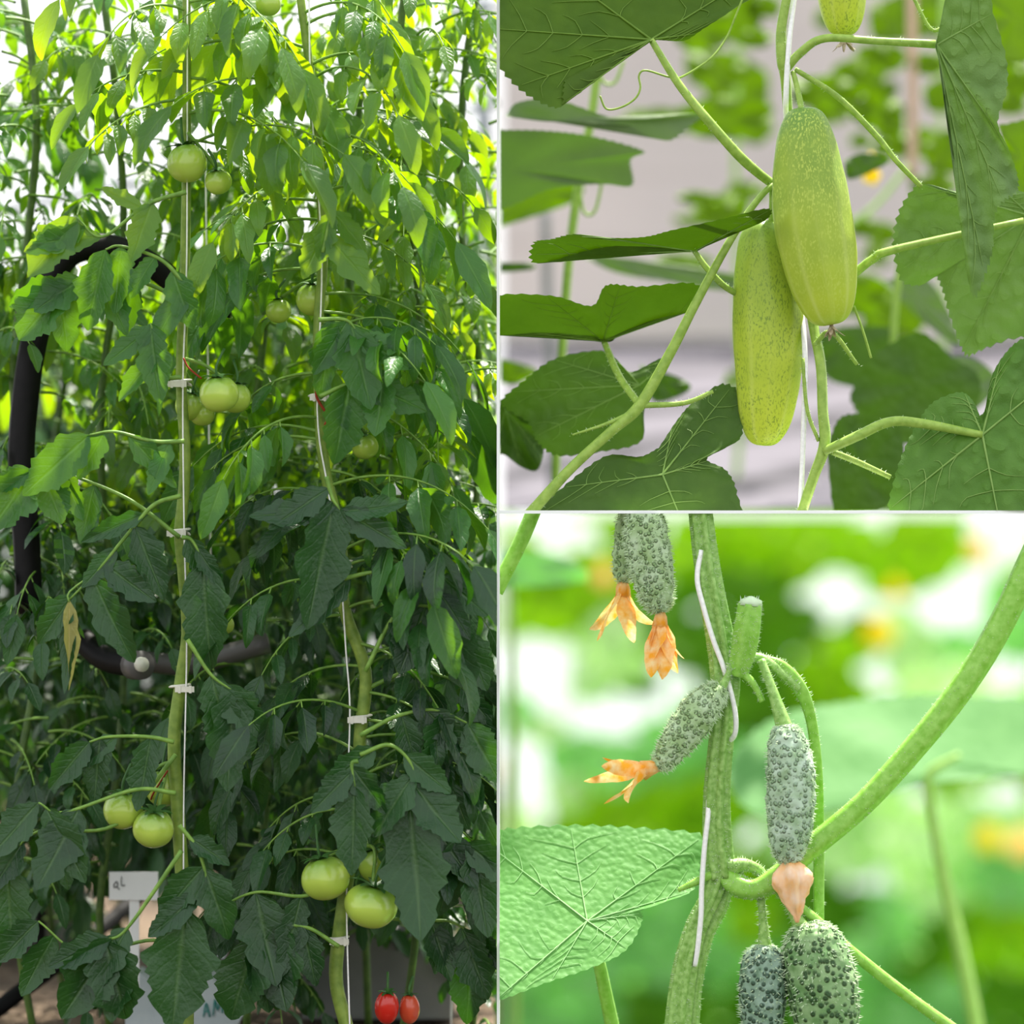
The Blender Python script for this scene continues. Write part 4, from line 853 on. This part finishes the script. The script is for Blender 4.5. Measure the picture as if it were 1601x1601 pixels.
M['fpeach'] = plain('gherkin_flower_peach', lin(255, 230, 208), .65, .2, lin(252, 186, 96), 45, .4, tl=.3)

def gherkin(label, A, rw, mat, stalk, nsp, spl, flower=None, prof=None, seed=1):
    t = thing('gherkin', label, 'gherkin', P(*A[-1]), 'young gherkins on the hairy vine')
    ax, rad = cuke_body(t, A, rw, M[mat], 'D', prof, ridge=.02, rn=7, bump=.004, bs=110, sides=56, K=60, pw=.33)
    rr = random.Random(seed); b = MB()
    for _ in range(nsp):
        i = rr.randrange(1, len(ax) - 1); f = rr.random(); p = ax[i].lerp(ax[i + 1], f); r = rad[i] + (rad[i + 1] - rad[i]) * f
        d = (ax[i + 1] - ax[i]).normalized(); u = Vector((0, -1, 0)); u = (u - d * u.dot(d)).normalized(); sd = d.cross(u)
        a = rr.uniform(-1.9, 1.9); o = u * math.cos(a) + sd * math.sin(a)
        b.spike(p + o * r * .985, o + d * rr.uniform(-.3, .5), spl * rr.uniform(.6, 1.2), spl * .13)
    b.build('prickles', M['hair'], t, 'D', smooth=False, kind='stuff')
    if stalk: vt(t, 'stalk', *stalk, 'gstem', 'D', 140, .007)
    if flower:
        kind, pt_, dr, L = flower
        if kind == 'fold': withered(t, P(*pt_), Vector(dr), L * 1.08, 'forange', 'D', 9, .34, .26, seed, 'flower')
        elif kind == 'open': withered(t, P(*pt_), Vector(dr), L, 'forange', 'D', 5, .26, .5, seed, 'flower')
        else:
            d = Vector(dr).normalized(); p = P(*pt_); b = MB()
            axx = [p + d * (L * i / 14) for i in range(15)]
            pr = [.10, .12, .14, .17, .21, .25, .28, .30, .30, .29, .27, .25, .22, .17, .08] if kind == 'shut' else [.10, .13, .2, .26, .3, .3, .28, .25, .22, .19, .15, .11, .08, .05, .02]
            b.lathe(axx, [L * x for x in pr], 40, ridge=.16, rn=6, bump=L * .06, bs=130, seed=seed, mi=0)
            b.build('flower', M['fpeach' if kind == 'bud' else 'forange'], t, 'D')
egg = lambda t_: .82 + .22 * t_
gherkin('pale prickly gherkin hanging from the top, with a shrivelled orange flower', [(1002, 770, .0), (1012, 850, .0), (1031, 958, .0)], 35, 'g_pale', None, 900, .008, ('fold', (1032, 954, -.0), (0.0, -.1, -1), .098), lambda t_: .9 + .14 * t_, 3)
gherkin('small gherkin half hidden behind the top one, its orange petals spread', [(985, 780, .05), (982, 850, .05), (974, 912, .05)], 22, 'g_pale', None, 260, .008, ('open', (974, 908, .05), (-.02, -.1, -1), .105), None, 5)
gherkin('small slanting gherkin left of the stem, its orange flower pointing left', [(1128, 1072, -.03), (1080, 1130, -.04), (1028, 1202, -.045)], 30, 'g_pale', ([(1142, 1040, -.025), (1138, 1056, -.03), (1124, 1082, -.03)], [6, 5, 10]), 520, .008, ('open', (1032, 1196, -.045), (-1, -.1, -.28), .115), lambda t_: 1.04 - .3 * abs(t_ - .35), 8)
gherkin('greyish bloomed gherkin hanging straight beside the thick arching stalk', [(1226, 1132, -.045), (1236, 1200, -.05), (1236, 1270, -.05), (1232, 1352, -.05)], 38, 'g_grey', ([(1190, 1032, -.02), (1206, 1075, -.035), (1228, 1142, -.045)], [7, 8, 14]), 520, .007, ('bud', (1234, 1342, -.05), (.12, -.2, -1), .1), None, 9)
gherkin('largest dark knobbly gherkin at the bottom edge', [(1262, 1442, -.02), (1276, 1500, -.02), (1290, 1570, -.02), (1300, 1680, -.02)], 56, 'g_dark', ([(1212, 1385, -.01), (1232, 1415, -.01), (1258, 1458, -.02)], [7, 6, 14]), 700, .009, None, None, 10)
gherkin('dark bluish gherkin at the bottom edge, left of the largest one', [(1196, 1476, -.01), (1193, 1540, -.01), (1190, 1660, -.01)], 37, 'g_blue', ([(1189, 1395, -.01), (1193, 1440, -.01), (1196, 1484, -.01)], [6, 7, 12]), 480, .008, None, None, 11)

# blurred vines far behind
mv = thing('gherkin_vine', 'large soft pale leaf with its long stalk behind the arching stalk', 'vine', P(1520, 1640, 1.8))
pxleaf(mv, (1442, 1226), [(1135, 1215), (1160, 1160), (1230, 1115), (1320, 1098), (1420, 1085), (1560, 1090), (1700, 1100), (1700, 1180), (1620, 1210), (1500, 1195), (1442, 1228), (1400, 1210), (1330, 1240), (1250, 1285), (1165, 1262)], 1.8, 'cl_soft', 'D', sub=False, tz=-1.2)
vt(mv, 'leaf_stalk', [(1500, 1180, 1.8), (1452, 1215, 1.8), (1460, 1290, 1.8), (1482, 1400, 1.8), (1505, 1500, 1.8), (1530, 1640, 1.8), (1533, 1800, 1.8), (1535, 2535, 1.8)], [6, 10, 11, 14, 15, 16, 16, 16], 'bgstem', 'D')
vt(gv, 'leaf_stalk', [(842, 780, .06), (815, 845, .06), (775, 925, .06)], [12, 12, 12], 'gstem_b', 'D', 30)
lvx = 0
lv = thing('gherkin_vine', 'blurred pale leaf at the upper left of the gherkin bay', 'vine', P(840, 1640, 2.2))
pxleaf(lv, (830, 890), [(765, 860), (830, 862), (900, 880), (920, 905), (870, 915), (800, 918), (765, 915)], 2.2, 'cl_haze', 'D', sub=False)
vt(lv, 'stem', [(800, 890, 2.2), (802, 1000, 2.25), (806, 1300, 2.3), (810, 2460, 2.3)], 7, 'bgstem', 'D')
HOLES = [(855, 830, 62, 28), (885, 860, 30, 26), (850, 1050, 50, 60), (900, 1130, 36, 34), (965, 1115, 46, 44), (812, 1180, 40, 42), (785, 1040, 22, 50), (1045, 1080, 30, 30), (1375, 812, 26, 22), (1325, 940, 62, 30), (1475, 955, 62, 38), (1580, 835, 50, 60), (1540, 890, 34, 30), (1580, 1060, 60, 36), (1370, 1060, 34, 16), (1425, 1240, 26, 16), (1060, 820, 26, 14), (830, 1220, 30, 40), (840, 1270, 26, 36), (1560, 1240, 30, 30), (1370, 1370, 30, 20), (1180, 1300, 26, 18)]
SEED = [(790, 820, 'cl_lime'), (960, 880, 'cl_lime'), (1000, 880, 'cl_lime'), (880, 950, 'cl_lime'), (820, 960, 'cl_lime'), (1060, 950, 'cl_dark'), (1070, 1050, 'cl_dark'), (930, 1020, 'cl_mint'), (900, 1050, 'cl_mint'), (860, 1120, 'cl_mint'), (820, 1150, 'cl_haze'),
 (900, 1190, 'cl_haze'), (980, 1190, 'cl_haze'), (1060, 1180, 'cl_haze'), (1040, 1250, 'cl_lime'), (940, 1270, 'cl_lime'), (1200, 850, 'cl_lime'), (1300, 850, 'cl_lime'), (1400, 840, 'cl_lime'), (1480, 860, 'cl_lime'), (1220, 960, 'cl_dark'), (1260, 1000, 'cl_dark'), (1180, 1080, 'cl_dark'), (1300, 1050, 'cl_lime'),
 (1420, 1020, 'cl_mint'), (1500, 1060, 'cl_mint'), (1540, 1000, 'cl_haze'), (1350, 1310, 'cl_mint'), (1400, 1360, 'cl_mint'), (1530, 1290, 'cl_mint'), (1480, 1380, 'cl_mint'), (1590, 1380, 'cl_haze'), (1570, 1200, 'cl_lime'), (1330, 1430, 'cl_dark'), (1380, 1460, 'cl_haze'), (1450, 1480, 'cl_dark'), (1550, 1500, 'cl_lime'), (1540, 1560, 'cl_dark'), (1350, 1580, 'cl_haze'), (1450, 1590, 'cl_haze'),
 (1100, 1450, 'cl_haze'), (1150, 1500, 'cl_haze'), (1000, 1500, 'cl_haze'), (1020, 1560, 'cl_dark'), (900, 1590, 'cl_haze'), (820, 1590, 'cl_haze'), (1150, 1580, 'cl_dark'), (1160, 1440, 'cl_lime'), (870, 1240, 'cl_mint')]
BG = [(880, 'blurred gherkin vine far behind at the left of the lower bay'), (1050, 'blurred gherkin vine far behind the orange flowers'), (1220, 'blurred gherkin vine far behind the grey bloomed gherkin'), (1390, 'blurred gherkin vine far behind the arching stalk'), (1550, 'blurred gherkin vine far behind at the right edge')]
YB = 10.0
roots = [thing('gherkin_vine', lb, 'vine', P(px, 1625, YB + .3), 'gherkin vines in the far background') for px, lb in BG]
for r_, (px, _) in zip(roots, BG): vt(r_, 'stem', [(px, 790, YB + .5), (px + 15, 1000, YB + .5), (px - 10, 1300, YB + .5), (px, 1640, YB + .5)], 8, 'bgstem', 'D')
rr = random.Random(4); k = 0; FB = {}
for gy in range(800, 1680, 34):
    for gx in range(770, 1660, 38):
        x = gx + rr.uniform(-14, 14); y_ = gy + rr.uniform(-12, 12)
        if any(((x - hx) / (hw + 9)) ** 2 + ((y_ - hy) / (hh + 8)) ** 2 < 1 for hx, hy, hw, hh in HOLES): continue
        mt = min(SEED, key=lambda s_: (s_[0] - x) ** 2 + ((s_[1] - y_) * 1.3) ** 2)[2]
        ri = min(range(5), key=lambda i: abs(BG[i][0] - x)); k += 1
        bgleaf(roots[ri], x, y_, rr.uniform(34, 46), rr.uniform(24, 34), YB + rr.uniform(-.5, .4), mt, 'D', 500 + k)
for i, (x, y_, r, c_) in enumerate([(1374, 990, 26, 'yellow'), (1530, 860, 20, 'forange'), (1597, 1320, 26, 'forange'), (1545, 1310, 22, 'yellow'), (1400, 925, 16, 'yellow'), (945, 900, 18, 'forange')]):
    b = MB(); c0 = P(x, y_, YB - .9); R.seed(i)
    for k in range(5):
        a = 2 * PI * k / 5; b.leaflet(c0, Vector((math.cos(a), -.35, math.sin(a))), Vector((0, -1, 0)), r * .0026, r * .0028, .3, .1, .5, 8, 2, 1, 0)
    b.tube([c0, c0 + Vector((0, .05, -.02)), c0 + Vector((.01, .12, .05))], .008, 6, 3)
    b.build('flower', M[c_], roots[min(range(5), key=lambda q_: abs(BG[q_][0] - x))], 'D', label='yellow flower' if c_ == 'yellow' else 'orange flower')
